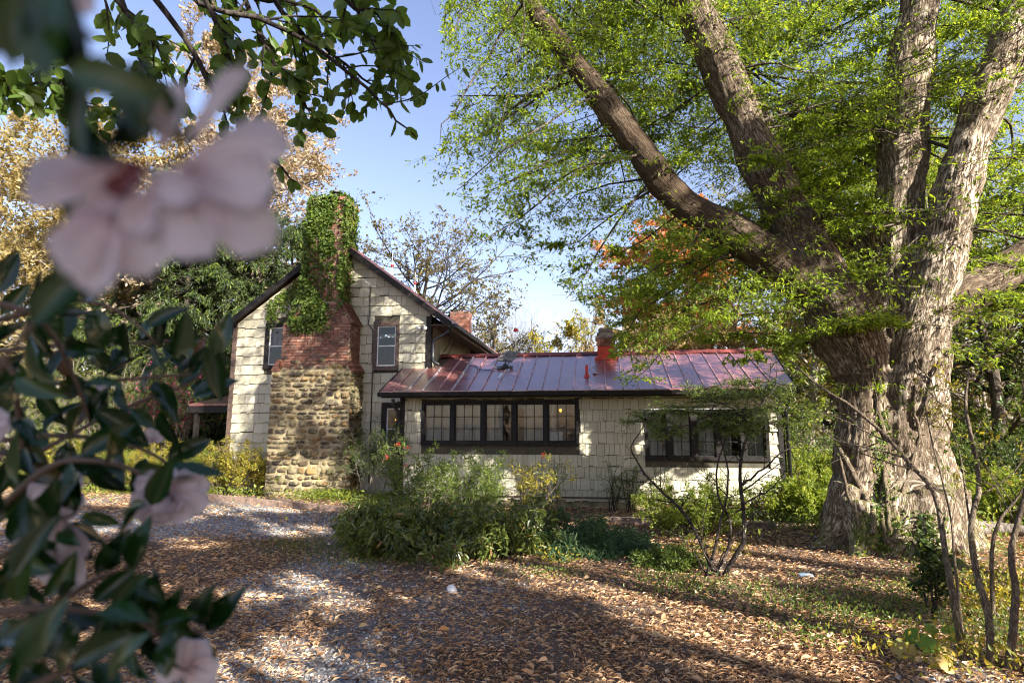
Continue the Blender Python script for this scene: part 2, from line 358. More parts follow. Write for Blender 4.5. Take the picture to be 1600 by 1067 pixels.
# bark on the great tree, using stored coordinates
def barkmat(name, dark, mid, light, moss=.0, co='bark', freq=(22, 22, 3.2), bs=.6):
    m, nt, p, out = mat(name)
    cv = attr(nt, co, 'Vector') if co else nt.nodes.new('ShaderNodeTexCoord').outputs['Object']
    P_ = pos(nt)
    n_a = noise(nt, mapped(nt, cv, freq), 1.0, 6, .68, .6); rdg = mth(nt, 'ABSOLUTE', mth(nt, 'SUBTRACT', noise(nt, mapped(nt, cv, tuple(q*.8 for q in freq)), 1.0, 4, .6, .8), .5)); n = mth(nt, 'ADD', mth(nt, 'MULTIPLY', mth(nt, 'MINIMUM', mth(nt, 'MULTIPLY', rdg, 9), 1.0), .42), mth(nt, 'MULTIPLY', n_a, .5)); n2 = noise(nt, P_, 1.1, 4, .6); n3 = noise(nt, P_, 14, 5, .7)
    c = ramp(nt, n, [(.28, dark), (.5, mid), (.72, light)])
    c = mix(nt, mth(nt, 'MULTIPLY', ramp(nt, n2, [(.42, (1,)*3), (.58, (0,)*3)]), .55), c, tuple(x*.5 for x in mid)); pl = noise(nt, P_, 3.3, 5, .75); c = mix(nt, mth(nt, 'MULTIPLY', ramp(nt, pl, [(.58, (0,)*3), (.66, (1,)*3)]), .45), c, tuple(min(1, x*1.15) for x in light))
    if moss:
        c = mix(nt, attr(nt, 'damp'), c, mix(nt, n, (.02, .013, .008), (.13, .09, .055)))  # darkens bark: painted limb shade, plus the mossy low limb
        g = nt.nodes.new('ShaderNodeNewGeometry'); sx = nd(nt, 'ShaderNodeSeparateXYZ'); nt.links.new(g.outputs['Normal'], sx.inputs[0])
        sz = nd(nt, 'ShaderNodeSeparateXYZ'); nt.links.new(g.outputs['Position'], sz.inputs[0])
        f = mth(nt, 'ADD', mth(nt, 'MULTIPLY', sx.outputs[2], .55), mth(nt, 'MULTIPLY', mth(nt, 'SUBTRACT', n3, .5), 2.2))
        f = mth(nt, 'ADD', f, mth(nt, 'MULTIPLY', mth(nt, 'SUBTRACT', .9, sz.outputs[2]), .35))
        f = mth(nt, 'ADD', f, mth(nt, 'MULTIPLY', mth(nt, 'SUBTRACT', n2, .5), 1.6))
        c = mix(nt, mth(nt, 'MULTIPLY', ramp(nt, f, [(.25, (0,)*3), (.75, (1,)*3)]), moss), c, (.12, .13, .025))
    nt.links.new(c, p.inputs['Base Color']); setp(p, Roughness=.92); p.inputs['Specular IOR Level'].default_value = .2
    bump(nt, p, mth(nt, 'ADD', n, mth(nt, 'MULTIPLY', n3, .3)), bs, .045); return m
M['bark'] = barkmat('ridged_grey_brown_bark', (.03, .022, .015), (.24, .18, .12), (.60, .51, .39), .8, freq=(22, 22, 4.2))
M['bark2'] = barkmat('plain_branch_bark', (.04, .03, .025), (.10, .08, .06), (.2, .16, .12), 0, None, (20, 20, 6), .5)
M['palebark'] = barkmat('pale_branch_bark', (.13, .11, .09), (.25, .21, .17), (.40, .36, .3), 0, None, (20, 20, 6), .5)
M['darkbark'] = barkmat('dark_branch_bark', (.02, .016, .013), (.045, .036, .03), (.09, .075, .06), 0, None, (20, 20, 6), .5)
M['vine'] = barkmat('vine_bark', (.06, .045, .03), (.16, .12, .08), (.30, .24, .17), .3, None, (60, 60, 10), .6)
# leaves
G = leafmat
M['lf_big'] = G('yellow_green_fine_leaves', [(0, (.05, .09, .015)), (.35, (.16, .24, .025)), (.75, (.32, .38, .04)), (.93, (.44, .42, .05)), (1, (.48, .32, .06))], .55, 1.6)
M['lf_oval'] = G('deep_green_oval_leaves', [(0, (.06, .10, .018)), (.5, (.10, .165, .03)), (.9, (.14, .20, .035)), (1, (.22, .23, .04))], .55, 1.5, .35)
M['lf_yellow'] = G('autumn_yellow_leaves', [(0, (.14, .12, .04)), (.4, (.26, .205, .08)), (.75, (.38, .30, .13)), (1, (.5, .42, .25))], .5, 1.3)
M['lf_pinktan'] = G('pinkish_tan_leaves', [(0, (.22, .16, .12)), (.5, (.38, .30, .23)), (1, (.46, .38, .22))], .45, 1.2)
M['lf_orange'] = G('orange_maple_leaves', [(0, (.40, .12, .06)), (.5, (.52, .22, .10)), (1, (.58, .36, .16))], .5, 1.3)
M['lf_tan'] = G('tan_fading_leaves', [(0, (.25, .19, .09)), (.5, (.36, .25, .13)), (1, (.42, .35, .12))], .45, 1.2)
M['lf_olive'] = G('olive_sparse_leaves', [(0, (.07, .065, .03)), (.6, (.12, .10, .04)), (.9, (.22, .18, .05)), (1, (.35, .25, .05))], .4, 1.3)
M['lf_hemlock'] = G('dark_hemlock_needles', [(0, (.018, .032, .010)), (.5, (.035, .06, .014)), (.8, (.09, .13, .02)), (1, (.16, .19, .03))], .3, 1.4)
M['lf_juniper'] = G('blue_green_juniper_needles', [(0, (.03, .065, .025)), (.6, (.065, .125, .05)), (1, (.13, .20, .07))], .3, 1.2)
M['lf_shrub'] = G('mid_green_shrub_leaves', [(0, (.05, .085, .018)), (.5, (.11, .16, .03)), (.9, (.18, .23, .04)), (1, (.32, .27, .05))], .4, 1.4, .42)
M['lf_broad'] = G('broad_green_shrub_leaves', [(0, (.045, .07, .017)), (.5, (.10, .135, .028)), (.88, (.18, .21, .045)), (.93, (.25, .14, .05)), (1, (.35, .27, .06))], .35, 1.4, .35, .6)
M['lf_lime'] = G('lime_background_leaves', [(0, (.09, .14, .02)), (.5, (.18, .24, .03)), (1, (.33, .33, .05))], .5, 1.5)
M['lf_mid'] = G('mixed_background_leaves', [(0, (.04, .07, .015)), (.5, (.08, .13, .025)), (1, (.17, .20, .04))], .45, 1.4)
M['lf_gold'] = G('yellowing_shrub_leaves', [(0, (.12, .14, .025)), (.5, (.30, .28, .04)), (1, (.5, .36, .04))], .45, 1.4)
M['lf_ivy'] = G('ivy_leaves', [(0, (.035, .065, .012)), (.5, (.08, .13, .018)), (.9, (.15, .20, .025)), (1, (.28, .27, .04))], .35, 1.4, .5, .3)
M['lf_mag'] = G('magenta_blossoms', [(0, (.05, .07, .02)), (.55, (.10, .12, .03)), (.62, (.38, .03, .12)), (1, (.5, .07, .2))], .3, 1.2)
M['berry'] = plain('red_berries', (.55, .05, .02), .3)
# ground
m, nt, p, out = mat('forest_floor'); M['ground'] = m
P_ = pos(nt); n1 = noise(nt, P_, .55, 5, .6); n2 = noise(nt, P_, 30, 5, .75); n3 = noise(nt, P_, 4, 4)
soil = ramp(nt, n2, [(.35, (.018, .012, .008)), (.52, (.09, .055, .035)), (.7, (.34, .21, .13))])
soil = mix(nt, mth(nt, 'MULTIPLY', n3, .5), soil, (.17, .11, .07))
gr = nd(nt, 'ShaderNodeTexVoronoi'); gr.inputs['Scale'].default_value = 42; nt.links.new(P_, gr.inputs['Vector'])
sxx = nd(nt, 'ShaderNodeSeparateColor'); nt.links.new(gr.outputs['Color'], sxx.inputs[0])
grav = ramp(nt, sxx.outputs[0], [(0, (.10, .10, .105)), (.5, (.22, .215, .215)), (1, (.40, .39, .37))])
c = mix(nt, attr(nt, 'rnd'), soil, grav)
sp = nd(nt, 'ShaderNodeSeparateXYZ'); nt.links.new(P_, sp.inputs[0])
nt.links.new(c, p.inputs['Base Color']); setp(p, Roughness=.95); bump(nt, p, mth(nt, 'ADD', n2, mth(nt, 'MULTIPLY', gr.outputs['Distance'], .6)), .8, .03)
M['litter'] = G('fallen_dry_leaves', [(0, (.05, .028, .018)), (.22, (.26, .14, .075)), (.6, (.54, .33, .18)), (.88, (.70, .51, .31)), (.95, (.55, .27, .09)), (1, (.66, .55, .40))], .15, 1.1, .6, .3)
m, nt, p, out = mat('crushed_grey_gravel'); M['gravel'] = m
nt.links.new(ramp(nt, attr(nt, 'rnd'), [(0, (.12, .12, .12)), (.5, (.29, .285, .275)), (1, (.46, .45, .42))]), p.inputs['Base Color']); setp(p, Roughness=.85)
M['grass'] = G('green_ground_blades', [(0, (.05, .085, .015)), (.6, (.11, .17, .03)), (1, (.26, .25, .06))], .4, 1.4)
# camellia
m, nt, p, out = mat('glossy_camellia_leaf'); M['camleaf'] = m
c = ramp(nt, objrand(nt), [(0, (.006, .022, .005)), (.7, (.012, .042, .008)), (.95, (.03, .07, .012)), (1, (.12, .05, .025))])
nt.links.new(c, p.inputs['Base Color']); setp(p, Roughness=.13); p.inputs['Specular IOR Level'].default_value = .36
m, nt, p, out = mat('pale_pink_petal'); M['petal'] = m
cc = ramp(nt, attr(nt, 'rnd'), [(0, (.36, .06, .09)), (.35, (.58, .43, .47)), (1, (.70, .64, .68))])
nt.links.new(cc, p.inputs['Base Color']); setp(p, Roughness=.6); tr = nd(nt, 'ShaderNodeBsdfTranslucent'); nt.links.new(cc, tr.inputs[0])
ms = nd(nt, 'ShaderNodeMixShader'); ms.inputs[0].default_value = .4; nt.links.new(p.outputs[0], ms.inputs[1]); nt.links.new(tr.outputs[0], ms.inputs[2]); nt.links.new(ms.outputs[0], out.inputs[0])
M['camstem'] = plain('camellia_twig', (.10, .07, .05), .7)
M['calyx'] = plain('red_brown_calyx', (.09, .015, .018), .6)
# ================================================================== GROUND
rng = np.random.default_rng(5)
def gravelmask(x, y):
    """how much bare gravel shows (0..1) on the drive"""
    x = np.asarray(x, float); y = np.asarray(y, float)
    n = fbm(np.stack([x*.8, y*.8, x*0+3], -1), 3); n2 = fbm(np.stack([x*.3+9, y*.5, x*0], -1), 3)
    a = np.exp(-((y - (10.4 - .05*(x+6)))/1.9)**2) * np.clip((-2.0 - x)/1.4, 0, 1)          # far sweep by the beds
    b = np.exp(-(((x + 2.6) + (y-5.5)*.35)/1.7)**2) * np.clip((9.5-y)/2, 0, 1)                       # wheel strip in front
    g = np.maximum(a*1.05, b*.95) ; return np.clip((g*1.25 + (n-.5)*2.2 + (n2-.5)*.8 - .25), 0, 1)
u = np.sinh(np.linspace(-6.2, 6.2, 420)); xs = u/np.sinh(6.2)*600; 
v = np.sinh(np.linspace(-6.2, 6.2, 420)); ys = v/np.sinh(6.2)*600 + 8
X, Y = np.meshgrid(xs, ys); V = np.stack([X, Y, gz(X, Y)], -1).reshape(-1, 3)
i = np.arange(420*420).reshape(420, 420); Q = np.stack([i[:-1, :-1], i[:-1, 1:], i[1:, 1:], i[1:, :-1]], -1).reshape(-1, 4)
tag(link('ground', npmesh('ground', V, Q, gravelmask(V[:, 0], V[:, 1]), True), M['ground']), 'brown leaf strewn forest floor and gravel drive around the cottage', None, None, 'structure')

# ================================================================== HOUSE
house = thing('house', 'cream shingled gabled cottage with red metal roof and long low wing', 'house', (-3, 15, 0))
WY, GY = 13.82, 15.0
def clip(poly, a, b, c):
    """keep a*x+b*z<=c"""
    o = []
    for k in range(len(poly)):
        p, q = poly[k], poly[(k+1) % len(poly)]; dp = a*p[0]+b*p[1]-c; dq = a*q[0]+b*q[1]-c
        if dp <= 1e-9: o.append(p)
        if (dp < -1e-9 and dq > 1e-9) or (dp > 1e-9 and dq < -1e-9):
            t = dp/(dp-dq); o.append((p[0]+(q[0]-p[0])*t, p[1]+(q[1]-p[1])*t))
    return o
AX, AZ, SL = -7.25, 7.10, .745           # apex of the rake underside line and its slope
def roofz(x): return AZ - SL*abs(x-AX)
def clip_gable(poly, d=.06):
    poly = clip(poly, SL, 1, AZ - d + SL*AX)      # z <= AZ - SL(x-AX)
    return clip(poly, -SL, 1, AZ - d - SL*AX)
def wall(x0, x1, z0, z1, holes, y0, y1, gable=False):
    mb = MB(); xs_ = sorted({x0, x1, *[h[0] for h in holes], *[h[1] for h in holes]}); zs = sorted({z0, z1, *[h[2] for h in holes], *[h[3] for h in holes]})
    for a, b in zip(xs_, xs_[1:]):
        for c_, d_ in zip(zs, zs[1:]):
            if any(h[0] <= a and b <= h[1] and h[2] <= c_ and d_ <= h[3] for h in holes): continue
            poly = [(a, c_), (b, c_), (b, d_), (a, d_)]
            if gable: poly = clip_gable(poly)
            if len(poly) >= 3: mb.prism(poly, y0, y1)
    return mb
# window openings x0,x1,z0,z1
W1 = (-4.24, -.53, 1.50, 2.42); W2 = (1.11, 3.69, 1.18, 2.18)
G1 = (-6.0, -5.46, 3.50, 4.62); G2 = (-9.22, -8.45, 3.58, 4.66); G3 = (-5.66, -5.05, 1.25, 2.36)
wall_w = wall(-4.82, 4.05, .24, 2.62, [W1, W2], WY, WY+.14).build('wall', M['backing'], house)
wall_g = wall(-10.27, -4.5, .0, 7.1, [G1, G2, G3], GY, GY+.14, True).build('wall', M['backing'], house)
MB().box((-4.82, WY+.14, .1), (-4.68, GY-.003, 2.62)).build('wall', M['backing'], house)           # short return of the wing
m = MB(); m.box((3.91, WY+.14, .2), (4.05, 18.2, 2.75)); m.box((-4.5, 18.0, 0), (3.9, 18.14, 2.75)); m.build('wall', M['backing'], house)
gm_ = MB(); gm_.add([(3.92, 13.9, 2.76), (3.92, 18.0, 2.76), (3.92, 15.9, 3.66), (4.04, 13.9, 2.76), (4.04, 18.0, 2.76), (4.04, 15.9, 3.66)], [(0, 1, 4, 3), (1, 2, 5, 4), (2, 0, 3, 5)], [(0, 2, 1), (3, 4, 5)]); gm_.build('wall', M['backing'], house)
m = MB(); m.box((-4.64, GY+.15, 0), (-4.5, 23, 4.9)); m.box((-10.27, GY+.15, 0), (-10.13, 23, 4.75)); m.box((-10.12, 22.85, 0), (-4.65, 23, 4.8)); m.build('wall', M['backing'], house)
# dim rooms behind the glass
m = MB(); m.box((-4.6, 15.7, .3), (3.88, 15.8, 2.7)); m.box((-4.6, WY+.2, .25), (3.88, 15.68, .3)); m.box((-4.6, WY+.2, 2.64), (3.88, 15.68, 2.7)); m.build('room_lining', M['room'], house)
m = MB(); m.box((-10.1, 17.5, .2), (-4.66, 17.6, 4.7)); m.box((-10.1, GY+.2, 2.7), (-4.66, 17.48, 2.85)); m.box((-10.1, GY+.2, 4.8), (-4.66, 17.48, 4.86)); m.box((-10.1, GY+.2, .1), (-4.66, 17.48, .16)); m.build('room_lining', M['room'], house)
# brick footing under the wing
ft = MB().box((-4.78, WY+.02, -.2), (4.02, WY+.16, .235)).build('footing', M['mortar'], house)
k = 0
for row in range(3):
    x = 1.2 + (row % 2)*.11
    while x < 3.9:
        MB().box((x, WY-.004, .0+row*.076), (x+.2, WY+.03, .064+row*.076)).build('brick', M['brick'], ft); x += .212

# ---- shingles
pieces = []      # (parent, mesh builder, size in the picture)
def shingle_rows(x0, x1, zb, zt, exp, wmin, wmax, y, holes, gable, rg, parent):
    z = zb
    while z < zt:
        x = x0 - rg.random()*wmin; zr = z + rg.normal(0, .004)
        while x < x1:
            w_ = wmin + (wmax-wmin)*rg.random()
            if rg.random() < .12: w_ *= .6
            a, b = max(x, x0), min(x+w_-.008, x1); x += w_
            if b - a < .04: continue
            lo = zr + rg.normal(0, .011); hi = min(z+exp-.003, zt); tl = rg.normal(0, .006)
            segs = [(a, b)]
            for h in holes:
                if lo < h[3]-.03 and hi > h[2]+.03:
                    s2 = []
                    for (p, q) in segs:
                        if q <= h[0] or p >= h[1]: s2.append((p, q)); continue
                        if p < h[0]: s2.append((p, h[0]))
                        if q > h[1]: s2.append((h[1], q))
                    segs = s2
            for (p, q) in segs:
                if q-p < .03: continue
                n_ = max(2, int((q-p)/.07)); xs_ = np.linspace(p, q, n_)
                low = [(xx, lo + tl*(xx-p)/(q-p) + rg.normal(0, .0035)) for xx in xs_]
                poly = low + [(q, hi), (p, hi)]
                if gable: poly = clip_gable(poly, .1)
                if len(poly) < 3: continue
                th = .03 + rg.random()*.012
                n = len(poly); V = []
                zz = np.array([v[1] for v in poly]); 
                for (xx, z_) in poly: V.append((xx, y - .004 - th*(1 - (z_-lo)/(exp*1.15)) , z_))     # thick at the butt, thin at the top
                for (xx, z_) in poly: V.append((xx, y, z_))
                mb = MB(); T = [(0, i, i+1) for i in range(1, n-1)]; Qd = [(i, n+i, n+(i+1) % n, (i+1) % n) for i in range(n)]
                # fan from a top corner reads cleaner
                c_ = sum(v[0] for v in poly)/n, sum(v[1] for v in poly)/n
                V.append((c_[0], y - .004 - th*(1 - (c_[1]-lo)/(exp*1.15)), c_[1])); T = [(2*n, i, (i+1) % n) for i in range(n)]
                mb.add(V, Qd, T, rnd=rg.random())
                pieces.append((parent, mb, (q-p)*(hi-lo)/ (y**2)))
        z += exp
rg = np.random.default_rng(11)
F1 = (-4.31, -.46, 1.42, 2.48); F2 = (1.04, 3.76, 1.10, 2.25); FG1 = (-6.1, -5.36, 3.38, 4.74); FG2 = (-9.33, -8.4, 3.47, 4.77); FG3 = (-5.8, -4.95, 1.13, 2.48)
shingle_rows(-4.8, 4.02, .16, 2.6, .262, .08, .22, WY, [F1, F2], False, rg, wall_w)
shingle_rows(-10.2, -6.3, .1, 7.0, .268, .19, .42, GY, [FG2, (-8.5, -6.5, 0, 4.6), (-7.8, -6.85, 4.5, 7.2)], True, rg, wall_g)
shingle_rows(-6.3, -4.5, .1, 7.0, .268, .19, .42, GY, [FG1, FG3, (-4.8, -4.4, 0, 3.2)], True, rg, wall_g)
pieces.sort(key=lambda t: -t[2])
for par, mb, _ in pieces[:300]: mb.build('shingle', M['shingle'], par)
for par in (wall_w, wall_g):
    acc = MB()
    for p2, mb, _ in pieces[300:]:
        if p2 is par:
            acc.v += mb.v; acc.r += mb.r
            acc.q += [q+acc.n for q in mb.q]; acc.t += [t+acc.n for t in mb.t]; acc.n += mb.n
    if acc.n: acc.build('shingle', M['shingle'], par, kind='stuff')
# siding board strips on the main house side wall above the wing roof
for kx in range(14):
    y0 = GY+.2+kx*.34; MB().box((-4.5, y0, 3.0), (-4.478+.004*(kx % 3), y0+.325, 4.78)).build('siding_board', M['shingle'], house)

# ---- trims
def strip(name, a, b, mt='trim', parent=house): return MB().box(a, b).build(name, M[mt], parent)
strip('corner_board', (-4.86, WY-.045, .2), (-4.74, WY-.001, 2.6)); strip('corner_board', (3.97, WY-.045, .2), (4.1, WY+.1, 2.6)); 
strip('corner_board', (-10.33, GY-.05, .1), (-10.2, GY+.1, 4.66), 'brown'); strip('corner_board', (-4.6, GY-.05, 3.3), (-4.455, GY+.1, 4.85))
strip('sill_board', (-4.7, WY-.05, .225), (3.96, WY-.002, .262), 'brown')
# rake boards and main roof
def rake(x0, x1, y0, y1, t, dz, name, mt, par):
    """slab following the roof line between x0..x1"""
    mb = MB(); pts = [(x0, roofz(x0)+dz), (x1, roofz(x1)+dz), (x1, roofz(x1)+dz+t), (x0, roofz(x0)+dz+t)]; mb.prism(pts, y0, y1); return mb.build(name, M[mt], par)
roofm = rake(-10.72, AX-.001, 14.78, 23.3, .09, .02, 'roof', 'roof', house)
roofr = rake(AX+.001, -3.86, 14.78, 23.3, .09, .02, 'roof', 'roof', house)
for a, b in ((-10.75, AX), (AX+.003, -3.84)):
    rake(a, b, 14.735, 14.778, .2, -.12, 'rake_board', 'trim', house)
    rake(a, b, 14.79, GY-.03, .02, -.03, 'soffit', 'brown', house)
for k in range(1, 16):
    y0 = 14.9 + k*.52; mb = MB(); mb.prism([(AX+.06, roofz(AX+.06)+.111), (-3.87, roofz(-3.87)+.111), (-3.87, roofz(-3.87)+.15), (AX+.06, roofz(AX+.06)+.15)], y0, y0+.03); mb.build('seam', M['seam'], roofr)
mb = MB(); mb.prism([(AX-.15, AZ-.0), (AX, AZ+.135), (AX+.15, AZ-.0), (AX, AZ+.16)][::1], 14.77, 23.3); mb.build('ridge_cap', M['ridgered'], house)
strip('fascia', (-3.86, 14.8, 4.42), (-3.83, 23.2, 4.6), 'brown')
MB().bar((-3.79, 14.9, 4.56), (-3.79, 23.1, 4.56), .11, .1).build('gutter', M['black'], house)
# eave underside brown
MB().bar((-4.17, 14.95, 4.6), (-4.17, 23.0, 4.6), .6, .03).build('soffit', M['brown'], house)
# second downspout at the gable corner, with elbows
def spout(P, name='downspout', r=.045, mt='black'):
    mb = MB(); mb.tube(P, r, 8); return mb.build(name, M[mt], house, True)
spout([(-3.95, 14.98, 4.62), (-3.97, 14.97, 4.42), (-4.16, 14.97, 4.3), (-4.36, 14.97, 4.2), (-4.4, 14.96, 4.05), (-4.4, 14.96, 3.68), (-4.36, 14.94, 3.58), (-4.2, 14.9, 3.5)])
spout([(-4.95, 13.5, 2.52), (-4.95, 13.55, 2.38), (-4.89, 13.73, 2.22), (-4.89, 13.73, .1)])
spout([(4.16, 13.5, 2.52), (4.16, 13.55, 2.4), (4.15, 13.76, 2.24), (4.15, 13.76, .1)])
# thin conduit down the gable
spout([(-6.25, 14.96, 5.75), (-6.24, 14.96, 5.0), (-5.98-.28, 14.95, 4.68), (-6.12, 14.95, 4.5), (-6.12, 14.95, 4.0), (-6.0-.1, 14.9, 3.62), (-5.98, 14.93, 3.42), (-6.08, 14.93, 3.3), (-6.08, 14.93, .4)], 'conduit', .013)
spout([(-3.9, 14.98, 4.5), (-4.05, 15.3, 4.1), (-4.35, 15.7, 3.9), (-4.3, 16.2, 3.95), (-4.2, 16.5, 4.35)], 'cable', .012)
# flood light at the corner
fl = MB().box((-4.72, 14.9, 4.5), (-4.62, 14.99, 4.58)).build('floodlight', M['black'], house)
for dx in (-.09, .07): MB().lathe((-4.67+dx, 14.88, 4.52), [(.02, 0), (.035, .03), (.06, .1), (.055, .13)], 12, (dx*2, -1, -.3)).build('lamp_head', M['white'], fl, True)

# ---- windows
def window(F, O, y, ncol, nrow, nsash, mat_frame, mullion=.09, sash_mat='trim', muntin=.016, white_inner=False, proud=.05):
    """F outer frame rect, O opening"""
    wn_ = MB(); x0, x1, z0, z1 = F; a, b, c_, d_ = O
    wn_.box((x0, y-proud, d_), (x1, y-.002, z1)); wn_.box((x0, y-proud-.02, z0), (x1, y-.002, c_)); wn_.box((x0, y-proud, c_+.001), (a, y-.002, d_-.001)); wn_.box((b, y-proud, c_+.001), (x1, y-.002, d_-.001))
    wf = wn_.build('window', M[mat_frame], house)
    sw = (b-a-mullion*(nsash-1))/nsash
    for s in range(nsash):
        sx = a + s*(sw+mullion); fw = .035
        if s: MB().box((sx-mullion+.001, y-proud+.008, c_+.001), (sx-.001, y+.05, d_-.001)).build('mullion', M[mat_frame], wf)
        sb = MB(); sb.box((sx, y, c_), (sx+fw, y+.035, d_)); sb.box((sx+sw-fw, y, c_), (sx+sw, y+.035, d_)); sb.box((sx+fw, y, c_), (sx+sw-fw, y+.035, c_+fw)); sb.box((sx+fw, y, d_-fw), (sx+sw-fw, y+.035, d_))
        px, pz = (sw-2*fw)/ncol, (d_-c_-2*fw)/nrow
        for i_ in range(1, ncol): sb.box((sx+fw+px*i_-muntin/2, y+.004, c_+fw), (sx+fw+px*i_+muntin/2, y+.03, d_-fw))
        for j_ in range(1, nrow): sb.box((sx+fw, y+.006 if not white_inner else y-.002, c_+fw+pz*j_-muntin/2), (sx+sw-fw, y+.028, c_+fw+pz*j_+muntin/2))
        sb.build('sash', M[sash_mat], wf)
        for i_ in range(ncol):
            for j_ in range(nrow):
                MB().box((sx+fw+px*i_+.001, y+.014, c_+fw+pz*j_+.001), (sx+fw+px*(i_+1)-.001, y+.018, c_+fw+pz*(j_+1)-.001)).build('pane', M['glass'], wf)
    return wf
def curtain(x0, x1, z0, z1, y, parent, folds=9, seed=0):
    rg = np.random.default_rng(seed); n = folds*8; xs_ = np.linspace(x0, x1, n); ph = np.cumsum(rg.random(n)*2*np.pi/8*1.3)
    yy = y + .022*np.sin(ph) + .006*rg.random(n); zs_ = np.linspace(z0, z1, 6)
    V = np.array([[x, yv + .01*math.sin(3*z+x*4), z] for z in zs_ for x, yv in zip(xs_, yy)]); i = np.arange(6*n).reshape(6, n)
    Q = np.stack([i[:-1, :-1], i[:-1, 1:], i[1:, 1:], i[1:, :-1]], -1).reshape(-1, 4)
    link('curtain', npmesh('curtain', V, Q, np.tile((np.sin(ph)+1)/2, 6), True), M['curtain'], parent)
wa = window(F1, W1, WY, 3, 3, 5, 'trim')
cw = (W1[1]-W1[0])/5
for s, (f0_, f1_) in enumerate(((0, 1), (0, 1), (.0, .62), (.3, 1), (0, .35))):
    curtain(W1[0]+cw*(s+f0_)+.01, W1[0]+cw*(s+f1_)-.01, 1.46, 2.44, WY+.09, wa, 6 if f1_-f0_ > .8 else 4, s)
wb = window(F2, W2, WY, 2, 3, 5, 'trim', .11)
for s in range(5):
    cw = (W2[1]-W2[0])/5; a_ = W2[0]+cw*s; curtain(a_+.03, a_+cw*(.62 if s in (0, 3) else .95), 1.12, 2.2, WY+.09, wb, 4, s+20)
MB().box((W2[0]-.08, WY-.075, 2.252), (3.1, WY-.003, 2.285)).build('drip_cap', M['white'], wb)
window(FG1, G1, GY, 1, 2, 1, 'brown', sash_mat='white', muntin=.03, white_inner=True)
g2 = window(FG2, G2, GY, 1, 2, 1, 'trim', sash_mat='white', muntin=.03, white_inner=True)
g3 = window(FG3, G3, GY, 1, 2, 1, 'trim', sash_mat='white', muntin=.03, white_inner=True)
for s in range(5):   # split bamboo blind in the upper left window
    MB().box((-9.15+s*.14, GY+.1, 4.12), (-9.04+s*.14, GY+.115, 4.6)).build('blind_slat', M['timber'], g2)
# notice leaning inside the fifth sash
tag(MB().box((-1.17, WY+.06, 1.54), (-.86, WY+.065, 1.75)).build('notice_card', M['white']), 'small white card leaning inside the right sash of the five sash window', 'card')
# lit pendant lamps seen inside
def pendant(x, y, z, r, label, par=None):
    t = thing('pendant_lamp', label, 'lamp', (x, y, z), 'lit lamps seen through the windows')
    MB().lathe((x, y, z), [(r, 0), (r*.75, r*.5), (r*.3, r*.9), (.01, r)], 12).build('lamp_shade', M['glow'], t, True)
    MB().tube([(x, y, z+r*.9), (x, y, 2.62)], .006, 5).build('cord', M['black'], t)
    MB().lathe((x, y, z-.05), [(.01, 0), (.03, .03), (.02, .06)], 8).build('bulb', M['glow'], t, True)
pendant(-5.47, GY+.35, 2.03, .085, 'amber glowing lamp inside the narrow window beside the wing')
pendant(-3.0+.32, WY+.9, 2.22, .05, 'amber lamp glowing behind the middle sash of the wing window')
pendant(-.95, WY+.8, 2.27, .045, 'amber lamp glowing behind the rightmost sash of the five sash window')
# ---- wing roof
EZ, RZ, EY, RY = 2.72, 3.84, 13.40, 15.9
sl_ = (RZ-EZ)/(RY-EY)
def rz(y): return EZ + sl_*(y-EY)
rp = MB()
rp.add([(-5.24, EY+.02, rz(EY+.02)-.07), (4.28, EY+.02, rz(EY+.02)-.07), (4.54, RY, RZ-.07), (-4.44, RY, RZ-.07), (-4.44, GY+.0, rz(GY)-.07), (-5.24, GY-.02, rz(GY)-.07),
        (-5.24, EY+.02, rz(EY+.02)-.025), (4.28, EY+.02, rz(EY+.02)-.025), (4.54, RY, RZ-.025), (-4.44, RY, RZ-.025), (-4.44, GY, rz(GY)-.025), (-5.24, GY-.02, rz(GY)-.025)],
       [(0, 1, 7, 6), (1, 2, 8, 7), (2, 3, 9, 8), (3, 4, 10, 9), (4, 5, 11, 10), (5, 0, 6, 11)], [(6, 7, 10), (6, 10, 11), (7, 8, 10), (8, 9, 10), (0, 4, 1), (0, 5, 4), (1, 4, 2), (2, 4, 3)])
wroof = rp.build('roof', M['brown'], house)
x = -5.24; kk = 0; rg = np.random.default_rng(3)
edges = [-5.24]
while edges[-1] < 4.0: edges.append(edges[-1] + .34 + .05*rg.random())
edges[-1] = 4.28
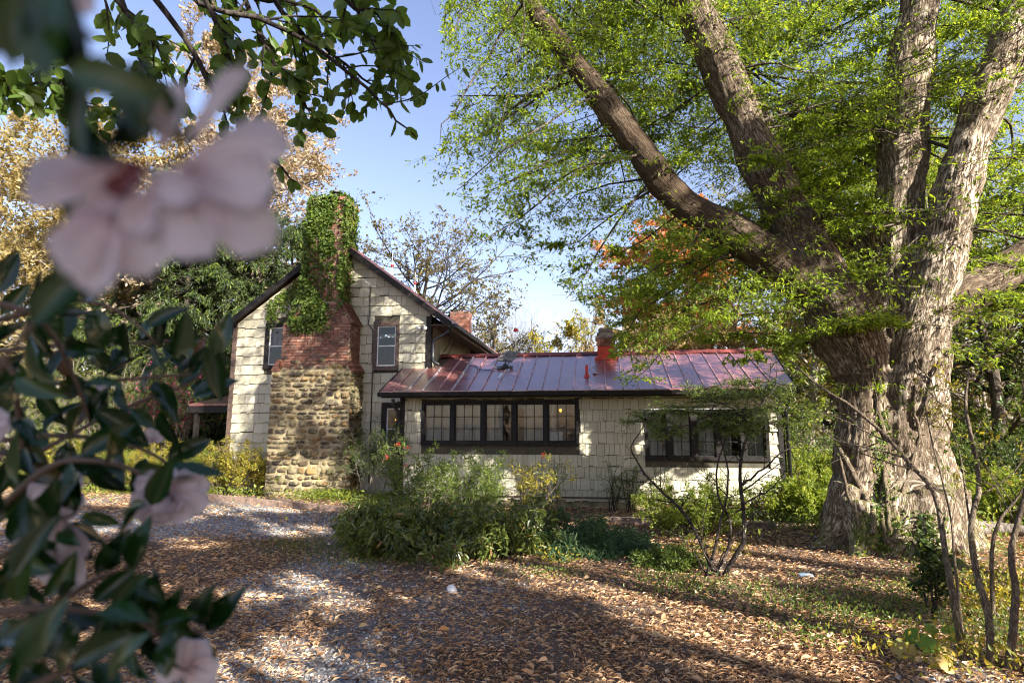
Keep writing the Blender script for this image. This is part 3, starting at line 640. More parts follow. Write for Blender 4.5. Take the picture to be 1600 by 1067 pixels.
for a, b in zip(edges, edges[1:]):
    top = RY
    a2 = a + .26*(a > 4.2); b2 = b + .26*(b > 4.2)
    if b < -4.44: yt = GY-.03
    elif a < -4.44: yt = GY-.03
    else: yt = RY
    t0, t1 = rg.normal(0, .003, 2)
    fr_ = (yt-EY)/(RY-EY); bx = b + (.26*fr_ if b > 4.2 else 0); ns = 4; V = []
    for q in range(ns+1):
        y_ = EY-.03 + (yt-EY+.03)*q/ns; dz = rg.normal(0, .0025)
        V += [(a+.004, y_, rz(y_)+t0+dz), (b-.004 + (.26*fr_*q/ns if b > 4.2 else 0), y_, rz(y_)+t1+dz)]
    n_ = len(V); V2 = [(v[0], v[1], v[2]-.02) for v in V]
    Qp = [(2*q, 2*q+1, 2*q+3, 2*q+2) for q in range(ns)] + [(n_, n_+1, 1, 0)] + [(n_+2*q, n_+2*q+2, 2*q+2, 2*q) for q in range(ns)] + [(n_+2*q+1, 2*q+1, 2*q+3, n_+2*q+3) for q in range(ns)]
    mb = MB(); mb.add(V+V2, Qp); mb.build('roof_panel', M['roof'], wroof)
    if b < 4.2:
        mt = 'brightseam' if kk in (1, 2, 4) else 'seam'
        MB().bar((b, EY-.03, rz(EY-.03)+.012), (b, yt-.01, rz(yt)+.012), .018 if kk not in (2, 4) else .03, .032).build('seam', M[mt], wroof)
    kk += 1
# the little flat patches by the dish
for (xa, ya) in ((-2.33, 14.62), (-2.42, 14.12)):
    MB().bar((xa, ya, rz(ya)+.012), (xa+.02, ya+.38, rz(ya+.38)+.012), .13, .006).build('patch', M['brightseam'], wroof)
mb = MB(); mb.add([(-4.44, RY-.14, rz(RY-.14)+.03), (4.54, RY-.14, rz(RY-.14)+.03), (4.56, RY, RZ+.07), (-4.44, RY, RZ+.07), (-4.44, RY+.14, RZ-.02), (4.54, RY+.14, RZ-.02)], [(0, 1, 2, 3), (3, 2, 5, 4)]); mb.build('ridge_cap', M['ridgered'], wroof)
mb = MB(); mb.add([(-4.44, RY+.01, RZ-.01), (4.54, RY+.01, RZ-.01), (4.3, 18.5, 2.66), (-4.44, 18.5, 2.66)], [(0, 1, 2, 3)]); mb.build('rear_slope', M['roof'], wroof)
mb = MB(); mb.bar((-5.25, EY, rz(EY)-.06), (-5.25, GY-.03, rz(GY-.03)-.06), .03, .14); mb.build('rake_board', M['trim'], wroof)
mb = MB(); mb.bar((4.3, EY, rz(EY)-.06), (4.56, RY-.01, RZ-.06), .03, .14); mb.build('rake_board', M['trim'], wroof)
strip('fascia', (-5.22, EY+.03, 2.55), (4.27, EY+.055, 2.68)); strip('soffit', (-5.2, EY+.06, 2.585), (4.2, WY-.002, 2.605), 'brown')
gt = MB(); P = []
for x_ in (-5.28, 4.32):
    for (dy, dz) in ((0, 0), (-.11, .01), (-.12, .1), (-.1, .1), (-.09, .025), (-.0, .015)): P.append((x_, EY+.02+dy, 2.575+dz))
gt.add(P, [(i, 6+i, 6+(i+1) % 6, (i+1) % 6) for i in range(6)]); gt.build('gutter', M['trim'], house)
MB().tube([(-.27, 14.2, 3.05), (-.27, 14.2, 3.36)], .035, 10).build('vent_pipe', M['redpaint'], house)
MB().lathe((-.27, 14.2, 3.04), [(.11, 0), (.06, .06), (.045, .1)], 12).build('vent_flashing', M['redpaint'], house)
MB().box((-.12+.0, 14.3, 3.17), (-.02, 14.42, 3.185)).build('patch', M['brightseam'], wroof)

# ---- chimneys
chim = MB()
chim.box((-8.58, 14.17, -.1), (-6.37, GY-.002, 3.3))
stk = chim.build('chimney', M['mortar'], house)
rg = np.random.default_rng(21)
def stone(cx, cz, w_, h_, y, face, parent, rg):
    n = 9; th = np.linspace(0, 2*np.pi, n, endpoint=False) + rg.normal(0, .12, n)
    ex = .55; co = np.sign(np.cos(th))*np.abs(np.cos(th))**ex*w_/2*(1+rg.normal(0, .08, n)); si = np.sign(np.sin(th))*np.abs(np.sin(th))**ex*h_/2*(1+rg.normal(0, .08, n))
    d = .02+.075*rg.random()*rg.random(); tilt = rg.normal(0, .18, 2)
    ring = []
    for s, dd in ((1., -.02), (.96, d*.7), (.72, d)):
        for a, b in zip(co*s, si*s): ring.append((a, b, dd + (tilt[0]*a+tilt[1]*b if dd > 0 else 0)))
    ring.append((0, 0, d*1.05+.004)); V = []
    for a, b, dd in ring: V.append((cx+a, y-dd, cz+b) if face == 'f' else (y+dd, cx+a, cz+b))
    Q = [(r_*n+i, r_*n+(i+1) % n, (r_+1)*n+(i+1) % n, (r_+1)*n+i) for r_ in (0, 1) for i in range(n)]; T = [(2*n+i, 2*n+(i+1) % n, 3*n) for i in range(n)]
    mb = MB(); mb.add(V, Q, T, rg.random()); mb.build('stone', M['stone'], parent, True)
def stones(u0, u1, z0, z1, y, face):
    z = z0; cnt = 0
    while z < z1-.03:
        h_ = .085+.13*rg.random(); h_ = min(h_, z1-z); u_ = u0
        while u_ < u1-.03:
            w_ = min((.13+.34*rg.random()**1.5)*(1 if face == 'f' else .8), u1-u_)
            if w_ < .07: break
            hh = h_*(.45+.42*rg.random())
            stone(u_+w_/2, z+h_/2+rg.normal(0, .012), w_*(.74+.16*rg.random()), hh, y, face, stk, rg); cnt += 1; u_ += w_
        z += h_
    return cnt
ns_ = stones(-8.6, -6.35, .0, 3.28, 14.17, 'f') + stones(14.17, 14.98, .0, 3.28, -6.37, 's')
for k in range(16):
    x_ = -8.35+1.85*k/15+rg.normal(0, .03)
    if rg.random() < .75: stone(x_, 3.36+rg.random()*.1, .14+.14*rg.random(), .09+.08*rg.random(), 14.315, 'f', stk, rg)
    if rg.random() < .35: stone(x_, 3.52+rg.random()*.12, .12+.1*rg.random(), .08+.05*rg.random(), 14.315, 'f', stk, rg)
# brick section, sloped shoulders and stack
bk = MB(); bk.prism([(-8.42, 3.3), (-6.5, 3.3), (-6.5, 4.62), (-6.86, 5.2), (-7.82, 5.2), (-8.42, 4.62)], 14.33, GY-.002); bk.box((-7.8, 14.42, 5.0), (-6.88, 15.3, 8.12))
bk.prism([(-8.58, 3.3), (-8.42, 3.3), (-8.42, 3.62)], 14.2, GY-.003); bk.prism([(-6.5, 3.3), (-6.37, 3.3), (-6.5, 3.5)], 14.2, GY-.003)
bk.box((-8.42, 14.2, 3.3), (-6.5, 14.325, 3.36))
bst = bk.build('chimney_stack', M['mortar'], house)
nb = 0
loose = MB()
def brick(a, b, parent, out=None):
    j = rg.normal(0, .003, 3)
    a = (a[0]+j[0], a[1]+j[1], a[2]+j[2]*.5); b = (b[0]+j[0], b[1]+j[1], b[2]+j[2]*.5)
    if out is None: MB().box(a, b, rg.random()).build('brick', M['brick'], parent)
    else: out.box(a, b, rg.random())
for row in range(25):
    z = 3.37 + row*.0755
    xl = -8.42 if z < 4.55 else -8.42 + (z-4.55)*1.0; xr = -6.5 if z < 4.55 else -6.5 - (z-4.55)*.62
    if z > 5.18: break
    x = xl - (row % 2)*.1
    while x < xr-.03:
        a = max(x, xl); b = min(x+.198, xr+.008)
        if b-a > .03: brick((a, 14.308, z), (b, 14.36, z+.059), bst, None if nb < 270 else loose); nb += 1
        x += .21
    y = 14.34 + (row % 2)*.1
    while y < 14.95 and z < 4.62:
        brick((xr-.03, y, z), (xr+.014, min(y+.198, 14.97), z+.059), bst, None if nb < 270 else loose); nb += 1; y += .21
for row in range(38):
    z = 5.24+row*.0755; x = -7.81-(row % 2)*.1
    while x < -6.9:
        brick((max(x, -7.81), 14.405, z), (min(x+.198, -6.87), 14.45, z+.059), bst, loose); x += .21
    y = 14.42+(row % 2)*.1
    while y < 15.1: brick((-6.9, y, z), (-6.865, y+.198, z+.064), bst, loose); y += .21
loose.box((-7.87, 14.36, 8.1), (-6.82, 15.36, 8.18)); loose.build('brick', M['brick'], bst, kind='stuff')
# sloping brick cap on the shoulders
for sgn, x0_, x1_, z0_, z1_ in ((1, -6.46, -6.84, 4.62, 5.24),):
    for k in range(9):
        t = k/9; MB().bar((x0_+(x1_-x0_)*t, 14.3, z0_+(z1_-z0_)*t+.02), (x0_+(x1_-x0_)*t, 14.96, z0_+(z1_-z0_)*t+.02), .065, .07, (1, 0, 1.6)).build('cap_brick', M['brick'], bst)
for k in range(5):
    t = k/5; MB().bar((-6.34-.14*t, 14.17, 3.33+.22*t), (-6.34-.14*t, 14.97, 3.33+.22*t), .07, .06, (1, 0, 1.5)).build('cap_brick', M['brick'], bst)
    MB().box((-8.6+.16*t, 14.16, 3.33+.062*k), (-8.38, 14.4, 3.385+.062*k), .8).build('cap_brick', M['brick'], bst)
MB().lathe((-7.33, 14.85, 8.18), [(.13, 0), (.13, .28), (.2, .3), (.2, .34), (.02, .4)], 10).build('chimney_pot', M['black'], bst)
def small_chimney(x0, x1, y0, y1, z0, z1, red=None, top='brick'):
    c_ = MB().box((x0+.01, y0+.01, z0), (x1-.01, y1-.01, z1)).build('chimney', M['mortar'], house); l_ = []
    z = z0; row = 0
    while z < z1-.03:
        mt = M['redpaint'] if (red and z < red) else M['brick']
        fl = .02 if z > z1-.2 else 0
        x = x0-fl-(row % 2)*.1
        while x < x1+fl-.02:
            MB().box((max(x, x0-fl), y0-fl-.002, z), (min(x+.198, x1+fl), y0+.04, z+.064), rg.random()).build('brick', mt, c_); x += .21
        y = y0+.045-(row % 2)*.1
        while y < y1-.03:
            MB().box((x1-.03+fl, max(y, y0+.045), z), (x1+fl+.002, min(y+.198, y1), z+.064), rg.random()).build('brick', mt, c_); y += .21
        z += .0755; row += 1
    return c_
small_chimney(-5.42, -4.75, 20.7, 21.3, 5.1, 6.12)
c3 = small_chimney(.0, .46, 15.45, 15.95, 3.55, 4.2, 3.95)
MB().box((-.05, 15.4, 4.2), (.5, 16.0, 4.27)).build('chimney_cap', M['concrete'], c3); MB().box((-.01, 15.44, 4.271), (.46, 15.96, 4.36)).build('chimney_cap', M['concrete'], c3)
for xx in (.13, .33): MB().lathe((xx, 15.7, 4.36), [(.1, 0), (.09, .1), (.11, .12), (.06, .17)], 10).build('flue_tile', M['concrete'], c3, True)
MB().box((-.07, 15.38, rz(15.38)+.01), (.53, 15.445, rz(15.38)+.09)).build('flashing', M['redpaint'], c3)
# ---- things on the roofs
d = thing('satellite_dish', 'flat grey rectangular satellite dish on black foot on the wing roof', 'satellite dish', (-2.4, 14.85, rz(14.85)+.01))
zb = rz(14.85)+.012
tb = [np.array(PY(*q, 14.95)) for q in ((776, 564), (800, 566), (808, 549), (785, 547))]
tb[2] += (0, .3, 0); tb[3] += (0, .3, 0)
n_ = nrm(np.cross(tb[1]-tb[0], tb[3]-tb[0])); V = [*tb, *[q+n_*.03 for q in tb]]
mb = MB(); mb.add(V, [(0, 3, 2, 1), (4, 5, 6, 7), (0, 1, 5, 4), (1, 2, 6, 5), (2, 3, 7, 6), (3, 0, 4, 7)]); mb.build('dish_panel', M['grey'], d)
cc_ = sum(tb)/4; MB().tube([(-2.4, 14.85, zb+.05), (-2.4, 14.9, zb+.17), cc_ - (0, 0, .01)], .022, 8).build('mast', M['black'], d)
mb = MB(); mb.bar((-2.62, 14.85, zb+.03), (-2.2, 14.85, zb+.03), .06, .05); mb.bar((-2.4, 14.7, zb-.01), (-2.4, 15.0, zb+.09), .06, .05); mb.lathe((-2.4, 14.85, zb+.0), [(.09, 0), (.07, .08), (.03, .12)], 10); mb.build('base', M['black'], d)
rg2 = np.random.default_rng(4)
tt = np.linspace(0, 1, 26); cab = np.array([(-2.5-.9*t+.05*math.sin(17*t), 14.8-.5*math.sin(5*t)*t*.6, 0) for t in tt]); cab[:, 2] = rz(cab[:, 1])+.02
MB().tube(cab, .009, 5).build('cable', M['black'], d)
for (x_, y_, z_, h_, lb) in ((AX, 19.3, AZ+.12, .85, 'lightning rod with dark red glass ball on the main ridge, nearer the gable'), (AX, 21.9, AZ+.12, .85, 'lightning rod with dark red ball on the main ridge, nearer the rear chimney'), (-2.27, 15.9, RZ+.06, 1.42, 'tall lightning rod with red ball on the wing ridge beside the satellite dish')):
    t = thing('lightning_rod', lb, 'lightning rod', (x_, y_, z_), 'lightning rods on the ridges')
    MB().tube([(x_, y_, z_), (x_, y_, z_+h_)], [.012, .005], 6).build('rod', M['steel'], t)
    bz = z_+h_*.47; MB().lathe((x_, y_, bz-.062), [(.002+.062*math.sin(a_), .062-.062*math.cos(a_)) for a_ in np.linspace(.05, 3.1, 9)], 14).build('glass_ball', M['redball'], t, True)
    mb = MB()
    for a_ in (0, 2.1, 4.2): mb.tube([(x_+.09*math.cos(a_), y_+.09*math.sin(a_), z_-.03), (x_, y_, z_+.25)], .007, 5)
    mb.build('tripod', M['steel'], t)
# small shed roof behind on the left
s = thing('shed', 'low open shed with rusty red roof behind the left corner of the house', 'shed', (-11.5, 17, 0))
mb = MB(); mb.bar((-11.6, 16.6, 2.55), (-11.6, 19.0, 3.0), 2.4, .06); mb.build('roof', M['roof'], s)
MB().box((-12.8, 16.55, 2.3), (-10.4, 16.62, 2.5)).build('beam', M['trim'], s)
for x_ in (-12.6, -10.7): MB().box((x_, 16.6, 0), (x_+.12, 16.72, 2.29)).build('post', M['trim'], s)
MB().box((-12.6, 18.8, 0), (-10.6, 18.9, 2.5)).build('wall', M['brown'], s)
MB().bar((-12.6, 16.66, 1.0), (-10.6, 16.66, 1.0), .05, .09).build('rail', M['brown'], s)
# landscape timbers edging the beds
def timber(p, q, label):
    p = np.array([p[0], p[1], float(gz(*p[:2]))+.06]); q = np.array([q[0], q[1], float(gz(*q[:2]))+.06])
    tag(MB().bar(p, q, .13, .12).build('landscape_timber', M['timber']), label, 'timber edging', 'timbers edging the flower beds')
timber((-12.0, 14.15), (-9.65, 13.55), 'weathered landscape timber mostly behind the camellia leaves left of the chimney bed')
timber((-9.62, 13.5), (-7.4, 12.9), 'weathered landscape timber edging the bed in front of the stone chimney')
timber((-7.37, 12.87), (-5.2, 12.25), 'weathered landscape timber running behind the leafy broadleaf shrub')
timber((.2, 11.95), (1.7, 11.6), 'weathered landscape timber in the sun behind the rounded boxwood')
timber((1.72, 11.58), (3.1, 11.3), 'weathered landscape timber ending near the roots of the great tree')
# ================================================================== TREES BEHIND AND RIGHT OF THE CAMERA (out of the picture, crowns carved to place sun patches and shade)
def inell(u_, v_, E): 
    r = np.full(u_.shape, 9.)
    for (cx, cy, rx, ry, an) in E:
        c_, s_ = math.cos(R(an)), math.sin(R(an)); a = (u_-cx)*c_+(v_-cy)*s_; b = -(u_-cx)*s_+(v_-cy)*c_; r = np.minimum(r, (a/(rx+10))**2+(b/(ry+7))**2)
    return r
LIT = [  # gable, chimney and ivy
 (388, 560, 26, 40, 0), (375, 640, 20, 34, 0), (610, 470, 60, 60, 0), (655, 560, 34, 46, 0), (590, 570, 22, 60, 0), (468, 600, 34, 62, -25), (520, 640, 22, 30, 0), (548, 560, 24, 30, 0), (510, 380, 48, 110, 0), (440, 560, 22, 20, 0), (500, 740, 70, 22, 0), (400, 470, 40, 30, 0), (440, 700, 20, 22, 0),
 # roof
 (640, 592, 42, 9, 10), (692, 600, 40, 5, 0), (742, 580, 50, 6, 20), (800, 597, 46, 6, 12), (640, 575, 20, 6, 0), (960, 540, 26, 22, 0), (985, 580, 60, 8, 25), (1050, 560, 60, 6, 0), (900, 560, 50, 4, 0), (1120, 570, 60, 16, 20), (1190, 580, 50, 30, 0), (810, 556, 18, 5, 0), (730, 520, 40, 20, 0), (1010, 595, 40, 4, 0),
 # wing wall
 (748, 722, 46, 17, -14), (800, 716, 24, 26, 30), (778, 775, 40, 22, 20), (820, 752, 26, 14, 10), (700, 760, 22, 20, 0), (958, 700, 17, 52, 14), (985, 600, 20, 60, 28), (975, 660, 16, 40, 20), (960, 655, 9, 12, 0), (720, 662, 40, 26, 0), (672, 650, 14, 30, 0), (1120, 760, 56, 22, -20), (1180, 750, 34, 44, 0), (1090, 690, 60, 20, 0), (1205, 650, 14, 60, 0), (1040, 770, 20, 24, 0), (1030, 640, 30, 8, 0),
 # ground
 (1210, 852, 150, 17, 0), (1060, 838, 110, 9, 4), (1330, 868, 90, 9, 0), (960, 918, 60, 13, 8), (880, 880, 44, 9, 0), (420, 1025, 110, 34, -8), (560, 1060, 60, 16, 0), (1250, 940, 60, 8, 8), (1400, 915, 120, 10, 0), (1180, 1010, 90, 20, 5), (1380, 1040, 90, 20, 0), (240, 775, 130, 13, 0), (430, 788, 120, 8, 2), (640, 812, 60, 8, 0), (890, 822, 60, 8, 0),
 (1540, 960, 80, 50, 0), (1450, 990, 60, 26, 0), (1560, 870, 70, 26, 0), (300, 850, 60, 6, 0), (480, 832, 50, 5, 0), (1000, 980, 50, 8, 10), (760, 1010, 50, 9, 4), (1100, 925, 50, 8, 4), (240, 960, 60, 10, 0), (680, 940, 40, 6, 0), (900, 1050, 60, 10, 0), (1280, 830, 40, 14, 0)]
LIT += [(1230, 885, 170, 22, 0), (1420, 900, 150, 22, 0), (1210, 965, 100, 12, 4), (1330, 1005, 120, 14, 0), (1130, 1045, 100, 12, 0), (1000, 1010, 60, 8, 0), (520, 960, 50, 8, 0), (380, 930, 60, 8, 0), (700, 900, 60, 6, 0)]
def hits(S):
    """where the shade of each leaf lands, as a picture position"""
    n = len(S); s = SUN; T = np.full(n, 1e9)
    def yp(Y, x0, x1, z0, z1):
        t = (S[:, 1]-Y)/s[1]; P = S-s*t[:, None]; ok = (t > 0) & (P[:, 0] > x0) & (P[:, 0] < x1) & (P[:, 2] > z0) & (P[:, 2] < z1); T[ok] = np.minimum(T[ok], t[ok])
    yp(13.82, -4.85, 4.1, 0, 2.65); yp(15.0, -10.3, -4.5, 0, 7.1); yp(14.2, -8.6, -6.35, 0, 3.35); yp(14.35, -8.4, -6.5, 3.3, 5.2); yp(14.35, -7.95, -6.7, 5.2, 8.1)
    d_ = s[2]-sl_*s[1]; t = (S[:, 2]-EZ-sl_*(S[:, 1]-EY))/d_; P = S-s*t[:, None]; ok = (t > 0) & (P[:, 0] > -5.2) & (P[:, 0] < 4.5) & (P[:, 1] > EY) & (P[:, 1] < RY); T[ok] = np.minimum(T[ok], t[ok])
    t = S[:, 2]/s[2]; T = np.minimum(T, t); return S-s*T[:, None]
def lite(S):
    H = hits(S); x, y = proj(H); e = inell(x, y, LIT); al_ = (H[:, 0]*SUN[0]+H[:, 1]*SUN[1])/math.hypot(SUN[0], SUN[1]); ac = (H[:, 0]*SUN[1]-H[:, 1]*SUN[0])/math.hypot(SUN[0], SUN[1])
    gr = H[:, 2] < .05; n = np.where(gr, fbm(np.stack([al_*.45, ac*1.0, al_*0], 1), 3), fbm(np.stack([H[:, 0]*1.5+H[:, 2]*.9, H[:, 2]*1.5-H[:, 0]*.6, H[:, 1]*.3+4], 1), 3))
    thr = np.where(gr, np.where((x > 960) & (y > 800), .45, np.where(y < 830, .49, .55)), np.where(H[:, 0] < -4.9, .47, np.where(H[:, 1] > 13.9, .5, .585)))
    return H, x, y, np.minimum(e, np.where(n > thr+.03, 0, np.where(n > thr, 1.1, 9)))
def litkill(S, p=.97):
    H, x, y, e = lite(S); w_ = (H[:, 1] > 13.7) & (H[:, 0] > -4.9) | (H[:, 2] < .05); p = np.where(H[:, 2] > .05, np.where(w_, .85, .72), p); return np.random.default_rng(len(S)+1).random(len(S)) < np.clip((1.35-e)/.5, 0, p)
def sunward_of_trunk(S, p=.7):
    t = ((S[:, 0]-4.3)*SUN[0]+(S[:, 1]-9.7)*SUN[1])/(SUN[0]**2+SUN[1]**2); P = S-SUN*t[:, None]; off = np.abs((P[:, 0]-4.3)*SUN[1]-(P[:, 1]-9.7)*SUN[0])/math.hypot(SUN[0], SUN[1])
    return (t > .6) & (off < 1.1) & (P[:, 2] > .1) & (P[:, 2] < 7) & (np.random.default_rng(len(S)+2).random(len(S)) < p)
def inview(S):
    x, y = proj(S); return (((S-CAM)@_f) > .1) & (x > -60) & (x < 1700) & (y > -120) & (y < 1200)
def kill(S):
    H, x, y, e = lite(S); rg = np.random.default_rng(len(S)); k = rg.random(len(S)) < np.clip((1.35-e)/.5, 0, .985)
    # leaves dropped so sun reaches the trunk, right limbs and woods beyond
    t2 = (S[:, 1]-9.7)/SUN[1]; P2 = S-SUN*t2[:, None]; x2, y2 = proj(P2); onleft = (x2 < np.interp(y2, [-300, 0, 300, 560, 640], [1130, 1180, 1285, 1330, 1300])) & (y2 < 640)
    k |= ~onleft & (x2 > 1200) & (y2 < 900) & (y2 > -900) & (rg.random(len(S)) < .95)
    dl = np.full(len(S), 1e9)
    for ax_, ay_, bx_, by_ in ((1330, 560, 1262, 410), (1262, 410, 1190, 250), (1262, 430, 1150, 365), (1150, 365, 1062, 312), (1062, 312, 1005, 240), (1005, 240, 915, 120), (915, 120, 815, -15)):
        vx, vy = bx_-ax_, by_-ay_; tt_ = np.clip(((x2-ax_)*vx+(y2-ay_)*vy)/(vx*vx+vy*vy), 0, 1); dl = np.minimum(dl, np.hypot(x2-ax_-tt_*vx, y2-ay_-tt_*vy))
    k &= ~((dl < 48) & onleft)  # leaves kept here to shade the left limbs
    k |= ((H[:, 2] > 5.2) & ~(onleft & (x2 > 850))) | inview(S)
    k |= (H[:, 1] > 16.5) & (rg.random(len(S)) < .7)
    k |= (H[:, 0] > 4.2) & (H[:, 1] > 9) & (rg.random(len(S)) < .85)
    return k
# ================================================================== THE GREAT TREE
rng = np.random.default_rng(31)
def limb(px, Y, wpx=None):
    """px [(x,y,width)], Y per point -> points and radii in metres"""
    P = np.array([PY(x, y, yy*.945) for (x, y, *_), yy in zip(px, Y)]); r = np.array([q[2]*depth(p)/FPX/2*(.86 if q[1] < 470 else .95) for q, p in zip(px, P)]); return P, r
def smoothpath(P, r, n):
    P = np.asarray(P, float); r = np.asarray(r, float); t = np.arange(len(P)); u = np.linspace(0, len(P)-1, n)
    def cr(A):
        A = np.vstack([2*A[0]-A[1], A, 2*A[-1]-A[-2]]); i = np.clip(u.astype(int), 0, len(P)-2); f = (u-i)[:, None]
        a, b, c, d_ = A[i], A[i+1], A[i+2], A[i+3]
        return .5*((2*b)+(-a+c)*f+(2*a-5*b+4*c-d_)*f**2+(-a+3*b-3*c+d_)*f**3)
    return cr(P), cr(r[:, None])[:, 0]
LB = {}
LB['left_limb'] = limb([(1330,500,76),(1240,430,76),(1150,365,66),(1062,312,58),(1005,240,52),(960,180,48),(915,120,44),(860,50,40),(815,-15,36),(760,-110,36),(700,-230,28)], [10.3,10.2,10.1,10.0,9.9,9.85,9.8,9.75,9.7,9.6,9.5])
LB['second_limb'] = limb([(1365,650,80),(1345,570,96),(1308,490,112),(1268,415,98),(1228,330,84),(1188,250,74),(1152,170,68),(1114,80,66),(1077,0,62),(1030,-110,54),(990,-220,42),(960,-330,28)], [10.3,10.3,10.3,10.3,10.35,10.4,10.5,10.6,10.7,10.8,10.9,11])
LB['upright_limb'] = limb([(1422,660,110),(1414,560,100),(1404,480,92),(1400,400,80),(1407,300,80),(1413,220,76),(1420,130,74),(1430,50,68),(1440,-40,62),(1455,-160,50),(1470,-300,30)], [10.4,10.45,10.5,10.6,10.6,10.65,10.7,10.75,10.8,10.9,11])
LB['right_limb'] = limb([(1420,640,100),(1434,540,92),(1456,450,80),(1476,380,76),(1494,300,72),(1518,220,66),(1546,140,68),(1572,70,58),(1592,0,48),(1620,-120,42),(1650,-260,28)], [10.2,10.15,10.1,10.1,10.05,10.0,9.95,9.9,9.9,9.9,9.9])
LB['fork_limb'] = limb([(1535,190,50),(1575,120,48),(1625,50,44),(1690,-40,38),(1760,-150,26)], [9.95,10,10.1,10.2,10.3])
LB['low_limb'] = limb([(1420,520,70),(1490,468,76),(1545,440,70),(1610,398,62),(1700,350,52),(1840,290,36)], [10.5,10.9,11.2,11.5,11.9,12.4])
LB['back_limb'] = limb([(1390,450,56),(1345,385,54),(1300,330,50),(1250,275,42),(1190,180,34),(1130,60,26),(1095,-60,20)], [10.8,11.2,11.6,12.0,12.4,12.7,13])
LB['left_stem'] = limb([(1345,560,80),(1348,640,78),(1346,720,84),(1340,790,96),(1334,850,108),(1332,885,108)], [10.3,10.25,10.2,10.15,10.1,10.05])
LB['right_stem'] = limb([(1418,560,112),(1424,640,104),(1430,720,112),(1436,790,124),(1444,850,140),(1448,885,146)], [10.4,10.4,10.4,10.4,10.35,10.3])
LB['mid_stem'] = limb([(1390,540,100),(1392,620,108),(1394,700,108),(1394,780,112),(1396,870,116)], [10.45,10.4,10.4,10.4,10.35])
for k_ in ('left_limb', 'second_limb', 'upright_limb', 'right_limb', 'fork_limb', 'low_limb', 'back_limb'): LB[k_][1][-1] *= .3
roots = [  # px start -> ground
    ([(1330,760,70),(1312,820,50),(1292,850,34),(1268,850,18)], [10.0,9.95,9.9,9.85]), ([(1345,790,60),(1352,840,50),(1345,868,38),(1330,882,22)], [9.75,9.5,9.35,9.25]),
    ([(1370,800,40),(1366,850,46),(1362,868,32)], [9.9,9.55,9.4]),
    ([(1410,780,70),(1400,840,56),(1392,868,50),(1380,890,26)], [9.75,9.5,9.4,9.3]), ([(1450,780,80),(1448,840,64),(1440,868,56),(1430,892,28)], [9.7,9.45,9.3,9.2]),
    ([(1480,770,70),(1492,830,54),(1505,862,40),(1530,880,20)], [9.9,9.6,9.45,9.3]), ([(1485,790,60),(1515,838,44),(1545,862,26),(1590,872,14)], [10.2,10.1,10.0,9.9]),
    ([(1455,860,30),(1480,872,24),(1505,885,18),(1520,905,10)], [9.3,9.0,8.8,8.55]), ([(1400,560,60),(1378,520,50),(1350,470,50)], [10.5,10.45,10.4])]
tm = MB()
paths = []
for k_, (P, r) in LB.items():
    n = max(8, len(P)*5); Ps, rs = smoothpath(P, r, n); wob = (rng.normal(0, 1, (n, 3))*.012); rs = rs*(1+.06*np.sin(np.arange(n)*.7+rng.random()*6)); tm.tube(Ps+wob, rs, 18); paths.append((Ps, rs))
for px, Yv in roots:
    P, r = limb(px, Yv); g = gz(P[:, 0], P[:, 1]); P[-1, 2] = min(P[-1, 2], g[-1]-.03); Ps, rs = smoothpath(P, r, 16); tm.tube(Ps, rs, 12); paths.append((Ps, rs))
me = tm.mesh('tmp'); ob = bpy.data.objects.new('tmp', me); COL.objects.link(ob)
md = ob.modifiers.new('r', 'REMESH'); md.mode = 'VOXEL'; md.voxel_size = .034; md.adaptivity = 0
ms_ = ob.modifiers.new('s', 'SMOOTH'); ms_.factor = .6; ms_.iterations = 5
dg = bpy.context.evaluated_depsgraph_get(); ev = ob.evaluated_get(dg); m2 = bpy.data.meshes.new_from_object(ev)
nv = len(m2.vertices); V = np.empty(nv*3, np.float32); m2.vertices.foreach_get('co', V); V = V.reshape(-1, 3).astype(float)
Nn = np.empty(nv*3, np.float32); m2.vertices.foreach_get('normal', Nn); Nn = Nn.reshape(-1, 3).astype(float)
# coordinates along the nearest limb
CP = np.vstack([p for p, _ in paths]); CT = np.vstack([nrm(np.gradient(p, axis=0)) for p, _ in paths])
CS = np.concatenate([np.concatenate([[0], np.cumsum(np.linalg.norm(np.diff(p, axis=0), axis=1))]) + 7.3*i for i, (p, _) in enumerate(paths)])
CR = np.concatenate([r for _, r in paths])
best = np.empty(nv, int)
for a in range(0, nv, 20000):
    d_ = np.linalg.norm(V[a:a+20000, None]-CP[None], axis=2)/CR[None]; best[a:a+20000] = d_.argmin(1)
rel = V-CP[best]; T = CT[best]; al = (rel*T).sum(1); per = rel-al[:, None]*T; up_ = nrm(np.cross(T, np.array([.3, -1, .1]))); sd = np.cross(T, up_)
pn = nrm(per); BC = np.stack([(pn*up_).sum(1)*CR[best], (pn*sd).sum(1)*CR[best], CS[best]+al], 1)
